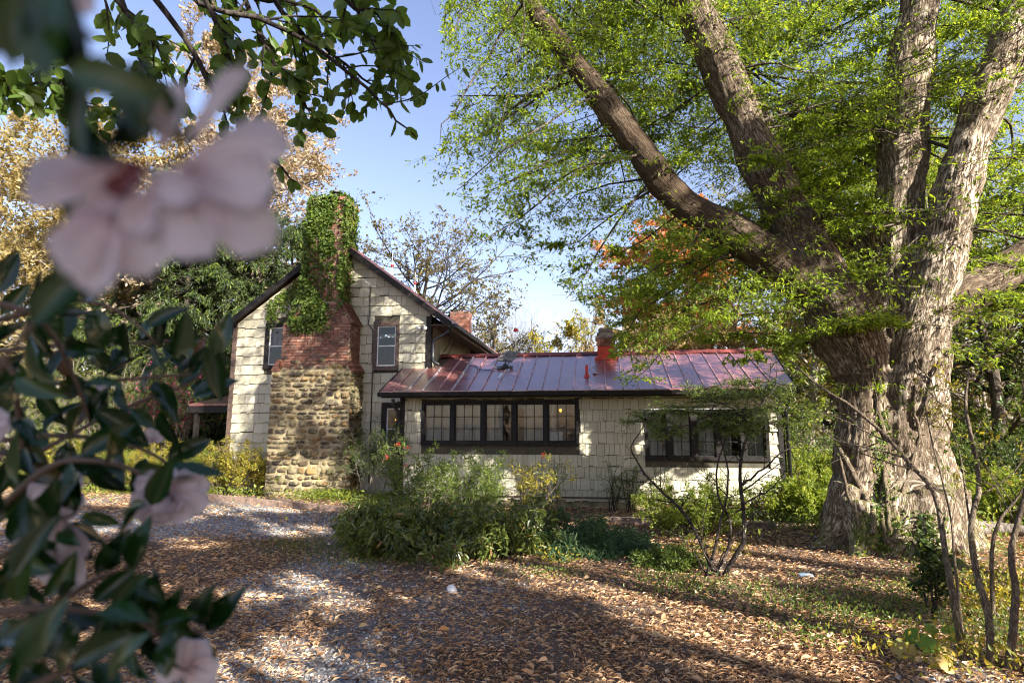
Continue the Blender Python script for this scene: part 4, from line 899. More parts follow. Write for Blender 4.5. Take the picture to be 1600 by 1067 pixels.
# smooth the stored axis coordinate with world height near the base so the seams stay hidden
big = (fbm(np.stack([BC[:, 0]*5, BC[:, 1]*5, BC[:, 2]*.55], 1), 2)-.5)
mid = np.abs(fbm(np.stack([BC[:, 0]*15, BC[:, 1]*15, BC[:, 2]*2.0], 1)+5, 3)-.5)
lump = fbm(V*2.2, 3)-.5
amp = np.clip(CR[best]/.45, .3, 1.2)
V2 = V + Nn*((big*.10 + lump*.08 - mid*.09)*amp)[:, None]
m2.vertices.foreach_set('co', V2.astype(np.float32).ravel())
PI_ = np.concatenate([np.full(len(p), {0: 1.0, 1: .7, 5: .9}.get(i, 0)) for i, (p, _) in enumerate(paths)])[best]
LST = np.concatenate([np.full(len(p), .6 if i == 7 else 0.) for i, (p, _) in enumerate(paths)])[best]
shade_moss_v = np.clip(LST + PI_*np.clip((V[:, 2]-2.6)/1.2, 0, 1) + (fbm(V*1.1+9, 2)-.5)*.5, 0, 1)  # painted shade on left and second limbs and left stem; low limb mossy dark
ad = m2.attributes.new('damp', 'FLOAT', 'POINT'); ad.data.foreach_set('value', shade_moss_v.astype(np.float32))
a = m2.attributes.new('bark', 'FLOAT_VECTOR', 'POINT'); a.data.foreach_set('vector', BC.astype(np.float32).ravel())
m2.polygons.foreach_set('use_smooth', np.ones(len(m2.polygons), bool)); m2.update()
bpy.data.objects.remove(ob)
great = thing('great_tree', 'huge old tree with fused mossy trunk and five spreading limbs right of the cottage', 'tree', (4.1, 9.75, 0))
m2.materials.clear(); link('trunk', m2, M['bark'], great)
bm_ = bmesh.new(); bm_.from_mesh(m2); bvh = BVHTree.FromBMesh(bm_); bm_.free()
def on_trunk(x, y, off=.02):
    d_ = ray(x, y); h = bvh.ray_cast(Vector(CAM), Vector(nrm(d_)))
    if h[0] is None: return None
    return np.array(h[0]) - nrm(d_)*off
# vines creeping on the trunk
vines = [([(1362,560),(1375,600),(1372,640),(1385,690),(1388,720),(1380,760),(1378,800),(1385,850)], .035),
         ([(1312,700),(1330,735),(1352,775),(1365,808),(1362,835)], .04), ([(1385,690),(1381,730),(1386,780),(1390,830)], .03),
         ([(1432,600),(1428,640),(1436,680),(1425,720),(1412,760),(1415,800)], .022), ([(1470,560),(1452,600),(1445,640),(1430,670)], .016), ([(1310,700),(1322,760),(1335,800),(1345,830)], .02),
         ([(1335,520),(1345,560),(1352,590),(1368,620)], .018), ([(1425,520),(1430,560),(1450,590),(1478,610)], .012), ([(1378,835),(1400,845),(1425,842),(1440,870)], .03), ([(1385,850),(1412,826),(1436,820)], .025)]
vn = thing('climbing_vine', 'bare twisting woody vine stems climbing the trunk of the great tree', 'vine', (4.2, 9.7, .1))
for px, r in vines:
    P = [on_trunk(x, y, r*.5) for x, y in px]; P = [p for p in P if p is not None]
    if len(P) > 2:
        Ps, rs = smoothpath(np.array(P), np.full(len(P), r), len(P)*5); Ps += rng.normal(0, .006, Ps.shape); MB().tube(Ps, rs, 8).build('stem', M['vine'], vn, True)
# ivy and moss leaves in the crevice
iv = []
for _ in range(900):
    x = rng.normal(1378, 7) if rng.random() < .6 else rng.uniform(1335, 1480); y = rng.uniform(640, 860) if x < 1400 and x > 1360 else rng.uniform(800, 868)
    p = on_trunk(x, y, .02)
    if p is not None: iv.append(p)
iv = np.array(iv); g_ = dict(S=iv, D=nrm(rng.normal(0, 1, iv.shape)+[0, -.4, -.3]), N=np.tile([0.2, -1, .3], (len(iv), 1))+rng.normal(0, .3, iv.shape), L=np.full(len(iv), .05)*rng.uniform(.6, 1.5, len(iv)), W=np.full(len(iv), .035), r=rng.random(len(iv)), shape='rh', fold=.1)
tag(link('creeping_ivy', leafmesh('creeping_ivy', [g_]), M['lf_ivy']), 'small green ivy leaves in the crevice and root hollows of the great tree', 'ivy', None, 'stuff')

# ---- boughs, twigs and layered foliage
def allow(P):
    """false where the open sky above the house must stay clear"""
    x, y = proj(P)
    gap = ((x < 700-np.clip((y-20)*.0, 0, 50)) & (y < 330)) & (x > 440)
    lx = np.interp(y, [0, 90, 130, 230, 262, 300, 340, 395, 420, 470, 520, 575, 640], [690, 690, 720, 690, 600, 700, 735, 735, 840, 905, 960, 950, 1005])
    return (x > lx) | (y < -40)
tw = []; lv = []
def bough(P0, P1, r0, seed, m=16, lf=.42, wig=.1, nl=15, sag=.12, dens=1., tlen=.55, rnd_shift=0):
    rg = np.random.default_rng(seed); P0 = np.array(P0); P1 = np.array(P1); L = np.linalg.norm(P1-P0); K = 9
    t = np.linspace(0, 1, K)[:, None]; B = P0+(P1-P0)*t; B[:, 2] += -sag*L*(t[:, 0]**2) + sag*L*t[:, 0]; B += np.cumsum(rg.normal(0, wig*L/K, (K, 3)), 0)*np.linspace(0, 1, K)[:, None]
    sd_ = nrm(np.cross(P1-P0, [0, 0, 1.])); ph_ = rg.random()*6; B += sd_*(.09*L*np.sin(t*rg.uniform(3, 6)+ph_) - .09*L*math.sin(ph_)); B[:, 2] += .04*L*np.sin(t[:, 0]*7+ph_)*t[:, 0]; B = B[None]; Rr = taper([r0], K, .2); tw.append((B, Rr, 6))
    m = max(8, int(m*L/2.6)); s1, r1 = spawn(B, Rr, m, rg, .12, 1., 52, 14, lf, 6, .16, -.01, .93, .4, .35, .45)
    s1[:, :, 2] = s1[:, :1, 2] + (s1[:, :, 2]-s1[:, :1, 2])*.4
    tw.append((s1, r1.clip(.003, .02), 4))
    ll = plen(s1); m2_ = 8; s2, r2 = spawn(s1, r1, m2_, rg, .1, 1., 48, 14, .55, 4, .16, -.02, .93, .5, .3, .35)
    s2[:, :, 2] = s2[:, :1, 2] + (s2[:, :, 2]-s2[:, :1, 2])*.45 - .02*np.linspace(0, 1, s2.shape[1])**2
    tw.append((s2, r2.clip(.0018, .006), 3))
    for S_, n in ((s2, nl), (s1, nl)):
        g = leaves(S_, int(n*dens), rg, .066, .42, .2, 'rh', .9, 1.5, .12, .3, .3, .05); g['r'] = np.clip(g['r']*.85+rnd_shift, 0, 1); lv.append(g)
def on(lname, f):
    P, r = LB[lname]; u_ = f*(len(P)-1); i = min(int(u_), len(P)-2); q = u_-i; return P[i]*(1-q)+P[i+1]*q, r[i]*(1-q)+r[i+1]*q
# boughs named by where they point in the picture, each with its own distance
B_ = [ # limb, frac, (px,py,Y), radius
 ('left_limb', .95, (690, 60, 9.0), .05), ('left_limb', .85, (720, 100, 8.6), .045), ('left_limb', .78, (640, 238, 9.2), .05), ('left_limb', .7, (700, 170, 10.4), .04), ('left_limb', .62, (740, 215, 9.6), .045),
 ('left_limb', .55, (725, 300, 9.0), .05), ('left_limb', .5, (760, 330, 10.6), .045), ('left_limb', .44, (735, 395, 9.8), .05), ('left_limb', .4, (800, 350, 8.8), .04), ('left_limb', .36, (890, 455, 9.6), .05), ('left_limb', .34, (850, 400, 10.8), .045),
 ('left_limb', .28, (940, 430, 10.9), .04), ('left_limb', .25, (1000, 470, 9.0), .035), ('left_limb', .9, (880, -20, 8.2), .04), ('left_limb', .7, (960, 90, 11.8), .04), ('left_limb', .8, (900, 60, 11.0), .035), ('left_limb', .6, (1040, 150, 11.6), .04), ('left_limb', .8, (820, 210, 8.8), .035),
 ('left_limb', .18, (930, 560, 10.4), .045), ('left_limb', .14, (1010, 600, 10.0), .04), ('left_limb', .1, (960, 520, 11.2), .04), ('second_limb', .2, (1060, 560, 9.4), .035), ('second_limb', .25, (1100, 470, 9.0), .03),
 ('second_limb', .95, (940, 20, 10.2), .05), ('second_limb', .85, (960, 120, 11.6), .05), ('second_limb', .75, (1000, 180, 12.0), .05), ('second_limb', .7, (1060, 30, 9.4), .04), ('second_limb', .6, (1010, 260, 12.2), .05), ('second_limb', .55, (1090, 230, 12.2), .04),
 ('second_limb', .6, (1290, 120, 10.6), .05), ('second_limb', .5, (1310, 200, 11.4), .045), ('second_limb', .45, (1330, 260, 10.0), .035), ('second_limb', .72, (1240, 40, 11.6), .045), ('second_limb', .8, (1180, -30, 11.4), .045), ('second_limb', .4, (1320, 320, 9.6), .03),
 ('back_limb', .5, (1150, 260, 12.8), .05), ('back_limb', .6, (1260, 160, 12.6), .05), ('back_limb', .8, (1220, 60, 13), .05), ('back_limb', .9, (1300, 20, 13), .05), ('back_limb', .4, (1340, 250, 13), .045), ('back_limb', .35, (1180, 330, 13), .045), ('back_limb', .7, (1350, 100, 13.3), .045),
 ('upright_limb', .35, (1280, 395, 9.4), .03), ('upright_limb', .5, (1200, 225, 9.0), .03), ('upright_limb', .45, (1290, 300, 12.5), .04), ('upright_limb', .7, (1330, 80, 12.4), .045), ('upright_limb', .8, (1340, 10, 11.6), .04), ('upright_limb', .6, (1500, 170, 12.4), .05), ('upright_limb', .75, (1520, 60, 12.8), .05), ('upright_limb', .55, (1490, 250, 13), .045),
 ('right_limb', .4, (1330, 410, 9.0), .03), ('right_limb', .3, (1600, 330, 9.6), .04), ('right_limb', .55, (1640, 240, 11.4), .05), ('right_limb', .5, (1600, 280, 12.6), .05), ('right_limb', .7, (1680, 120, 9.4), .045), ('right_limb', .85, (1500, 20, 9.0), .035), ('right_limb', .2, (1240, 455, 8.8), .03), ('right_limb', .25, (1600, 420, 10), .04),
 ('low_limb', .3, (1600, 480, 10.4), .04), ('low_limb', .4, (1560, 520, 10.2), .03), ('low_limb', .6, (1700, 440, 11), .04), ('low_limb', .5, (1520, 350, 12.6), .05), ('low_limb', .7, (1640, 300, 13.2), .05), ('low_limb', .2, (1500, 500, 9.2), .025), ('upright_limb', .15, (1290, 500, 9.2), .025), ('upright_limb', .12, (1550, 560, 9.4), .03),
 ('left_limb', .7, (800, 20, 11.2), .04), ('second_limb', .8, (880, 150, 12.2), .045), ('second_limb', .85, (1010, 90, 12.4), .045), ('left_limb', .45, (840, 250, 11.2), .04), ('left_limb', .35, (860, 330, 11.2), .04), ('back_limb', .6, (1010, 200, 13.2), .045), ('upright_limb', .8, (1250, 90, 12.8), .045), ('back_limb', .5, (1330, 170, 13.2), .04), ('second_limb', .3, (1330, 420, 11.4), .035), ('right_limb', .5, (1440, 200, 12.4), .04), ('second_limb', .15, (1150, 540, 10.2), .035), ('second_limb', .12, (1060, 520, 10.8), .035), ('left_limb', .2, (950, 490, 10.2), .035),
 ('left_limb', 1., (600, -60, 8.6), .04), ('fork_limb', .5, (1560, 20, 8.8), .03), ('fork_limb', .6, (1660, -20, 11.5), .04), ('back_limb', .95, (1020, -20, 13.5), .04), ('second_limb', .9, (1200, 20, 9), .035), ('left_limb', .3, (1120, 250, 12.4), .045), ('left_limb', .45, (1000, 330, 12.0), .04)]
for k, (ln, f, (px, py, Yv), r0) in enumerate(B_):
    p, rr = on(ln, f); Yv *= .945; bough(p, PY(px, py, Yv), r0*.52, 100+k, 22, .4, .19, 24, .1, .6 if Yv < p[1]-.25 else 1.)
for k in range(40):
    ln = ['left_limb', 'second_limb', 'upright_limb', 'right_limb', 'back_limb', 'second_limb', 'low_limb', 'left_limb'][k % 8]; f = rng.uniform(.25, .9); p, rr = on(ln, f)
    tx = rng.uniform(760, 1660) if ln != 'left_limb' else rng.uniform(740, 1150); ty = rng.uniform(-40, 560); x0_, y0_ = proj(p[None]); tx = float(np.clip(tx, x0_[0]-420, x0_[0]+380)); ty = float(np.clip(ty, y0_[0]-160, y0_[0]+190)); bough(p, PY(tx, ty, rng.uniform(10.6, 14)), .03, 600+k, 20, .42, .12, 26, .1)
for k in range(70):
    ln = ['left_limb', 'second_limb', 'second_limb', 'upright_limb', 'right_limb', 'low_limb', 'left_limb'][k % 7]; f = rng.uniform(.08, .9); p, rr = on(ln, f)
    d_ = nrm(np.array([rng.normal(0, 1), rng.normal(-.5, .8), rng.normal(0, .25)])); p = p + d_*rr*.8; bough(p, p+d_*rng.uniform(.5, 1.0), .009, 800+k, 8, .5, .15, 9, .08)
# high crown out of the picture shading what is below
for k in range(26):
    ln = ['left_limb', 'second_limb', 'upright_limb', 'right_limb', 'fork_limb', 'back_limb', 'low_limb'][k % 7]; f = rng.uniform(.75, 1.0); p, rr = on(ln, f)
    q = p + np.array([rng.normal(0, 2.2), rng.normal(-.8, 2.0), rng.uniform(.3, 2.2)]); bough(p, q, .03, 300+k, 14, .5, .1, 16, .05)
TW = [(P, Rr, n) for P, Rr, n in tw]; 
T2 = []
for P, Rr, n in TW:
    if n == 6: T2.append((P, Rr, n)); continue
    ok = allow(P[:, -1]) & ~litkill(P[:, P.shape[1]//2], .45); T2.append((P[ok], Rr[ok], n))
link('branches', tubesmesh('branches', T2), M['bark2'], great, 'stuff')
lv = [keep(g, allow(g['S'])) for g in lv]; lv = [keep(g, ~(((proj(g['S'])[1] < 0) & litkill(g['S'], .9)) | litkill(g['S'], .55) | sunward_of_trunk(g['S']))) for g in lv]; print('great tree leaves', sum(len(g['S']) for g in lv))
link('crown', leafmesh('crown', lv), M['lf_big'], great, 'stuff')
# bare dead twigs at the sky gap
tw2 = []
for k, (a, b) in enumerate((((880, 128, 9.4), (700, 245, 9.0)), ((850, 150, 9.4), (715, 150, 9.2)), ((930, 230, 9.8), (760, 300, 9.6)))):
    P = np.array([PY(*a), PY(*b)]); Ps, rs = smoothpath(P, [.03, .006], 7); tw2.append((Ps[None], rs[None], 5)); s1, r1 = spawn(Ps[None], rs[None], 9, np.random.default_rng(k), .3, 1, 35, 10, .3, 5, .12, -.05, .5, .5); tw2.append((s1, r1.clip(.002, .006), 3))
link('dead_twigs', tubesmesh('dead_twigs', tw2), M['darkbark'], great, 'stuff')
# ================================================================== OTHER TREES
def tree(name, label, base, height, r, seed, leafm, barkm, group=None, cat='tree', lean=(0, 0), m1=16, m2=7, m3=5, ml=14, ls=.09, asp=.5, a1=55, lf1=.42, t0=.25, trop=.03, flat=.2, wig=.09, shape='rh', droop=0., barked=True, lf2=.5, lf3=.5, kill=None, stems=1, up=.6, off=.4, spread=.9):
    rg = np.random.default_rng(seed); bx, by = base; bz = float(gz(bx, by)) - .05
    t = thing(name, label, cat, (bx, by, bz), group); K = 10
    S = np.tile([bx, by, bz], (stems, 1)).astype(float); D = np.tile([lean[0], lean[1], 1.], (stems, 1))
    if stems > 1: S += rg.normal(0, .12, S.shape)*[1, 1, 0]; D += rg.normal(0, .28, D.shape)*[1, 1, 0]
    P = walk(S, D, np.full(stems, height)*(1 if stems == 1 else rg.uniform(.75, 1, stems)), K, rg, wig*.5, .03); Rr = taper(np.full(stems, r), K, .12, .9)
    s1, r1 = spawn(P, Rr, m1, rg, t0, 1, a1, 10, lf1, 7, wig, trop, flat, .5, .25, .55)
    s2, r2 = spawn(s1, r1, m2, rg, .2, 1, 45, 12, lf2, 5, wig*1.2, trop*.7, flat, .6, .3, .4)
    s3, r3 = spawn(s2, r2, m3, rg, .15, 1, 42, 12, lf3, 4, wig*1.3, trop*.5-droop, flat, .6, .3, .3)
    if kill is not None:
        o2, o3 = ~kill(s2[:, 2]), ~kill(s3[:, 2]); s2, r2, s3, r3 = s2[o2], r2[o2], s3[o3], r3[o3]
    if kill is not None: o1 = ~(kill(s1[:, 3]) | kill(s1[:, 5])); s1, r1 = s1[o1], r1[o1]
    link('trunk', tubesmesh('trunk', [(P, Rr, 10)]), barkm, t)
    link('branches', tubesmesh('branches', [(s1, r1.clip(.006, 9), 6), (s2, r2.clip(.004, 9), 4), (s3, r3.clip(.003, 9), 3)]), barkm, t, 'stuff')
    gs = []
    if ml:
        for S_, n in ((s3, ml), (s2, max(1, ml//2))):
            g = leaves(S_, n, rg, ls, asp, .15, shape, spread, up, .15, .3, off, droop)
            if kill is not None: g = keep(g, ~kill(g['S']))
            gs.append(g)
        link('crown', leafmesh('crown', gs), leafm, t, 'stuff')
    return t
def at(px, Y): return (float(PY(px, 668, Y)[0]), Y)
# left: autumn trees
tree('autumn_tree', 'tall golden leaved tree at the far left edge behind the big blossom', at(-60, 27), 17, .3, 1, M['lf_yellow'], M['bark2'], 'autumn trees left of the house', m1=30, m2=10, m3=6, ml=14, ls=.2, asp=.65, t0=.12)
tree('autumn_tree', 'golden yellow tree second from the left behind the blossom', at(100, 24), 15.5, .26, 2, M['lf_yellow'], M['palebark'], 'autumn trees left of the house', m1=28, m2=10, m3=6, ml=13, ls=.19, asp=.65, t0=.12)
tree('autumn_tree', 'pinkish tan sparse autumn tree directly left of the ivy chimney', at(345, 30), 21, .3, 3, M['lf_pinktan'], M['bark2'], 'autumn trees left of the house', m1=34, m2=10, m3=6, ml=12, ls=.2, asp=.65, a1=48)
tree('autumn_tree', 'yellow tree with pale branches between the blossom and hemlocks', at(215, 28), 16.5, .24, 4, M['lf_yellow'], M['palebark'], 'autumn trees left of the house', m1=28, m2=10, m3=5, ml=12, ls=.2, asp=.65, t0=.12)
# dark hemlocks
for k, (px, Y, h, lb) in enumerate(((225, 23, 11.2, 'dark hemlock with hanging sprays leftmost behind the magenta shrub'), (300, 21.5, 11.6, 'dark hemlock with hanging sprays in the middle of the three'), (385, 24, 12.2, 'dark hemlock standing closest behind the left roof slope'), (450, 26.5, 11.8, 'hemlock top peeping above the left rake beside the ivy chimney'))):
    tree('hemlock_tree', lb, at(px, Y), h, .2, 40+k, M['lf_hemlock'], M['darkbark'], 'hemlocks behind the left corner of the house', m1=60, m2=9, m3=5, ml=24, ls=.17, asp=.26, a1=80, lf1=.36, t0=.06, trop=-.05, flat=.5, droop=.35, lf2=.45, lf3=.5, spread=.6)
# oak behind the roof
tree('oak_tree', 'sparse dark branched oak rising behind the main ridge right of the ivy chimney', at(655, 33), 12.6, .32, 60, M['lf_olive'], M['darkbark'], m1=22, m2=8, m3=6, ml=6, ls=.17, asp=.6, a1=58, lf1=.62, t0=.35, trop=.04, wig=.16, lf2=.55, lf3=.5)
tree('oak_tree', 'small sparse oak behind the rear brick chimney', at(760, 38), 9.5, .25, 61, M['lf_olive'], M['darkbark'], m1=18, m2=7, m3=5, ml=5, ls=.18, asp=.6, a1=60, lf1=.55, t0=.4, trop=.03, wig=.16)
for k, (px, Y, h, lb) in enumerate(((775, 41, 10.6, 'pale bare twiggy tree just right of the rear chimney'), (835, 44, 10.8, 'pale bare twiggy tree behind the tall lightning rod'), (900, 46, 11.2, 'pale bare twiggy tree behind the wing ridge, near the wing chimney'))):
    tree('bare_tree', lb, at(px, Y), h, .16, 70+k, None, M['palebark'], 'bare trees on the skyline', m1=18, m2=7, m3=5, ml=0, a1=28, lf1=.6, t0=.2, trop=.06, flat=0, stems=3)
tree('young_tree', 'small olive green leafy tree behind the wing ridge left of its chimney', at(880, 30), 6.8, .12, 75, M['lf_gold'], M['bark2'], m1=18, m2=7, m3=5, ml=9, ls=.14, asp=.55)
tree('maple_tree', 'bright orange maple glowing behind the wing roof', at(1075, 36), 13.6, .25, 80, M['lf_orange'], M['bark2'], m1=26, m2=9, m3=5, ml=20, ls=.26, asp=.8, lf1=.42)
for k, (px, Y, h, lb) in enumerate(((990, 27, 6.8, 'tan fading tree behind the wing chimney'), (1090, 26, 7.4, 'tan fading tree below the orange maple'), (1190, 24, 7.2, 'tan fading tree behind the right end of the wing roof'))):
    tree('fading_tree', lb, at(px, Y), h, .14, 85+k, M['lf_tan'], M['palebark'], 'tan trees behind the wing', m1=20, m2=8, m3=5, ml=12, ls=.12, asp=.5, stems=2)
# right: woodland behind the great tree
rgW = np.random.default_rng(9)
spec = [(1255, 20, 7.5, 'lf_lime', 'lime green tree seen between the wing corner and the great trunk'), (1310, 26, 11, 'lf_lime', 'yellow green tree rising behind the fused trunk'), (1180, 32, 13, 'lf_mid', 'green tree behind the second limb'), (1390, 24, 12, 'lf_gold', 'yellow leaved tree behind the upright limbs'), (1480, 20, 9.5, 'lf_lime', 'lime green tree right of the great trunk'),
        (1560, 18, 8, 'lf_mid', 'green tree at the right edge beyond the fallen log'), (1640, 22, 12, 'lf_lime', 'yellow green tree mostly past the right edge'), (1530, 30, 15, 'lf_gold', 'tall yellow tree behind the low mossy limb'), (1430, 34, 16, 'lf_lime', 'tall lime green tree seen between the two upright limbs'), (1230, 40, 17, 'lf_gold', 'far yellow tree seen between second and upright limbs'), (1330, 37, 17, 'lf_lime', 'far lime tree seen above the fork of the great tree'), (1900, 17, 10, 'lf_mid', 'green tree outside the picture past the fallen log'), (2300, 20, 13, 'lf_gold', 'yellow tree far outside the picture at right'), (2000, 27, 14, 'lf_lime', 'tall lime tree outside the picture at right'), (2700, 17, 11, 'lf_lime', 'lime tree farthest outside the picture at right')]
for k, (px, Y, h, mt, lb) in enumerate(spec):
    tree('woodland_tree', lb, at(px, Y), h, .12+.01*h, 90+k, M[mt], M['bark2'] if k % 2 else M['palebark'], 'woodland trees behind the great tree', m1=20, m2=7, m3=5, ml=15, ls=.13, asp=.5, t0=.15, flat=.4, lf1=.45)
# ---- shrubs
def shrub(name, label, base, h, spreadr, seed, leafm, barkm=None, group=None, cat='shrub', stems=14, m1=7, m2=4, ml=10, ls=.05, asp=.4, wig=.1, trop=.04, shape='rh', up=.5, droop=0., off=.5, lean=.5, t0=.2, sr=.012, lf=.4, spread=.9):
    rg = np.random.default_rng(seed); bx, by = base; bz = float(gz(bx, by)); t = thing(name, label, cat, (bx, by, bz), group)
    a = rg.random(stems)*2*np.pi; q = np.sqrt(rg.random(stems)); S = np.stack([bx+np.cos(a)*q*spreadr*.35, by+np.sin(a)*q*spreadr*.35, np.full(stems, bz-.03)], 1)
    D = np.stack([np.cos(a)*q*lean*spreadr/h*1.6, np.sin(a)*q*lean*spreadr/h*1.6, np.ones(stems)], 1)
    P = walk(S, D, h*rg.uniform(.65, 1.08, stems), 8, rg, wig, trop); Rr = taper(np.full(stems, sr), 8, .25)
    s1, r1 = spawn(P, Rr, m1, rg, t0, 1, 48, 12, lf, 5, wig*1.2, trop, 0, .6); s2, r2 = spawn(s1, r1, m2, rg, .2, 1, 45, 12, .55, 4, wig*1.2, trop, 0, .6)
    link('stems', tubesmesh('stems', [(P, Rr, 5), (s1, r1.clip(.002, 1), 4), (s2, r2.clip(.0015, 1), 3)]), barkm or M['bark2'], t, 'stuff')
    if ml: link('leaves', leafmesh('leaves', [leaves(S_, n, rg, ls, asp, .1, shape, spread, up, .15, .3, off, droop) for S_, n in ((s2, ml), (s1, ml))]), leafm, t, 'stuff')
    return t
g2p = lambda px, py: tuple(PZ(px, py)[:2])
# the big island bed before the wing
shrub('broadleaf_shrub', 'large drooping broadleaf shrub filling the left half of the island bed', g2p(690, 862), .82, 1.5, 201, M['lf_broad'], None, 'broadleaf shrubs in the island bed', stems=36, ls=.115, asp=.30, m1=6, m2=3, ml=7, droop=.45, shape='ov', lean=1.0, lf=.35)
shrub('broadleaf_shrub', 'low broadleaf shrub at the left tip of the island bed', g2p(600, 858), .75, 1.0, 202, M['lf_broad'], None, 'broadleaf shrubs in the island bed', stems=26, ls=.11, asp=.30, m1=6, m2=3, ml=7, droop=.45, shape='ov', lean=1.0, lf=.35)
shrub('broadleaf_shrub', 'dark broadleaf shrub right of the large one, next to the juniper', g2p(795, 860), .85, .9, 203, M['lf_broad'], None, 'broadleaf shrubs in the island bed', stems=24, ls=.10, asp=.32, m1=6, m2=3, ml=7, droop=.4, shape='ov', lean=1.0, lf=.35)
shrub('nandina_shrub', 'tall fine leaved nandina with red berries before the wing corner', g2p(648, 828), 1.35, .8, 204, M['lf_shrub'], None, 'nandinas in the island bed', stems=12, ls=.075, asp=.22, m1=8, m2=4, ml=9, lean=.5, t0=.35)
shrub('nandina_shrub', 'tall fine leaved nandina under the second sash of the wing window', g2p(735, 825), 1.2, .8, 205, M['lf_shrub'], None, 'nandinas in the island bed', stems=12, ls=.075, asp=.22, m1=8, m2=4, ml=9, lean=.5, t0=.35)
shrub('nandina_shrub', 'sparse yellowing nandina left of the blue green juniper', g2p(822, 820), 1.25, .45, 206, M['lf_gold'], None, 'nandinas in the island bed', stems=7, ls=.07, asp=.3, m1=6, m2=3, ml=6, lean=.4, t0=.35)
shrub('nandina_shrub', 'very thin nandina sprig standing against the shingles right of the yellowing one', g2p(868, 812), 1.25, .3, 207, M['lf_shrub'], None, 'nandinas in the island bed', stems=5, ls=.06, asp=.25, m1=5, m2=3, ml=5, lean=.3, t0=.45)
for k, (px, py) in enumerate(((622, 695), (638, 700), (604, 716), (635, 730), (848, 712))):   # berry clusters
    rg = np.random.default_rng(k); mb = MB(); c = PY(px, py, 12.2 if k < 4 else 12.6)
    for _ in range(14): mb.lathe(c+rg.normal(0, .03, 3), [(.001, 0), (.011, .006), (.011, .014), (.001, .02)], 6)
    tag(mb.build('berry_cluster', M['berry'], smooth=True), ['scarlet berry cluster highest beside the window corner', 'scarlet berry cluster just right of the highest one', 'scarlet berry cluster leftmost below the narrow window', 'small scarlet berry cluster lowest under the window sill', 'scarlet berries alone right of the window row'][k], 'berries', 'red nandina berries')
shrub('juniper', 'low spreading blue green juniper right of the broadleaf shrubs', g2p(903, 856), .7, 1.25, 210, M['lf_juniper'], M['bark2'], None, stems=42, m1=9, m2=7, ml=16, ls=.07, asp=.2, lean=1.25, trop=-.07, droop=.5, lf=.38, spread=.6)
shrub('boxwood', 'rounded light green shrub under the right wing window', g2p(1075, 838), 1.0, .85, 211, M['lf_lime'], None, None, stems=34, m1=8, m2=5, ml=12, ls=.035, asp=.5, lean=.9)
shrub('low_shrub', 'low dark green patch of shrub left of the many stemmed tree', g2p(1045, 885), .32, .6, 212, M['lf_shrub'], None, None, stems=30, m1=5, m2=3, ml=8, ls=.05, asp=.4, lean=1.3)
shrub('wispy_shrub', 'dark wispy shrub between the stone chimney and narrow window', g2p(580, 788), 1.75, .6, 213, M['lf_hemlock'], M['palebark'], None, stems=12, m1=9, m2=5, ml=12, ls=.06, asp=.2, lean=.5, t0=.4, up=.2)
# sprigs against the shingle wall
for k, (px, py, h, lb) in enumerate(((955, 800, .95, 'thin twiggy shrub by the sunlit strip of shingles'), (985, 800, 1.2, 'thin twiggy shrub left under the right wing window'), (1020, 802, 1.1, 'thin twiggy shrub under the right wing window beside the boxwood'), (1130, 806, .9, 'thin twiggy shrub against the wing near its brick footing'), (1185, 806, .7, 'thin twiggy shrub nearest the right corner of the wing'))):
    shrub('twiggy_shrub', lb, g2p(px, py), h, .3, 220+k, M['lf_shrub'], M['darkbark'], 'thin shrubs against the wing wall', stems=6, m1=6, m2=3, ml=3, ls=.045, asp=.4, lean=.4)
# bed before the chimney
left = [(350, 778, 1.35, .8, 'lf_gold', 'golden green azalea in front of the left wall corner'), (410, 776, 1.2, .7, 'lf_gold', 'golden azalea in front of the stone chimney, left side'), (300, 776, 1.2, .9, 'lf_lime', 'yellow green shrub left of the house corner, behind camellia leaves'), (375, 770, 1.5, .5, 'lf_tan', 'pale twiggy azalea against the left shingles'),
        (448, 778, .95, .4, 'lf_lime', 'small upright green shrub before the base of the stone chimney'), (235, 772, 1.3, 1., 'lf_gold', 'yellow green shrub behind the single open camellia flower'), (165, 770, 1.4, 1., 'lf_lime', 'bushy yellow green shrub far left beyond the gravel'), (90, 768, 1.6, 1.1, 'lf_gold', 'yellowing shrub farthest left beyond the gravel')]
for k, (px, py, h, sp, mt, lb) in enumerate(left):
    shrub('azalea_shrub', lb, g2p(px, py), h, sp, 230+k, M[mt], M['palebark'] if k in (3,) else None, 'azaleas along the timber edged bed', stems=22, m1=7, m2=5, ml=9, ls=.05, asp=.42, lean=.7)
shrub('flowering_shrub', 'shrub dotted with magenta blossoms left of the house corner', at(268, 18.5), 3.7, 1.2, 250, M['lf_mag'], M['palebark'], None, stems=16, m1=7, m2=4, ml=5, ls=.07, asp=.8, lean=.5, t0=.45)
for k, (px, Y, h, lb) in enumerate(((60, 19, 4.4, 'pale stemmed twiggy shrub at far left beyond the camellia'), (160, 18, 4.2, 'pale stemmed twiggy shrub left of the magenta blossoms'), (240, 20, 3.6, 'pale twiggy shrub just behind the magenta blossoms'))):
    shrub('tall_twiggy_shrub', lb, at(px, Y), h, 1.6, 255+k, M['lf_lime'], M['palebark'], 'tall pale twiggy shrubs on the left', stems=16, m1=8, m2=6, ml=6, ls=.07, asp=.4, lean=.6, sr=.03, t0=.25)
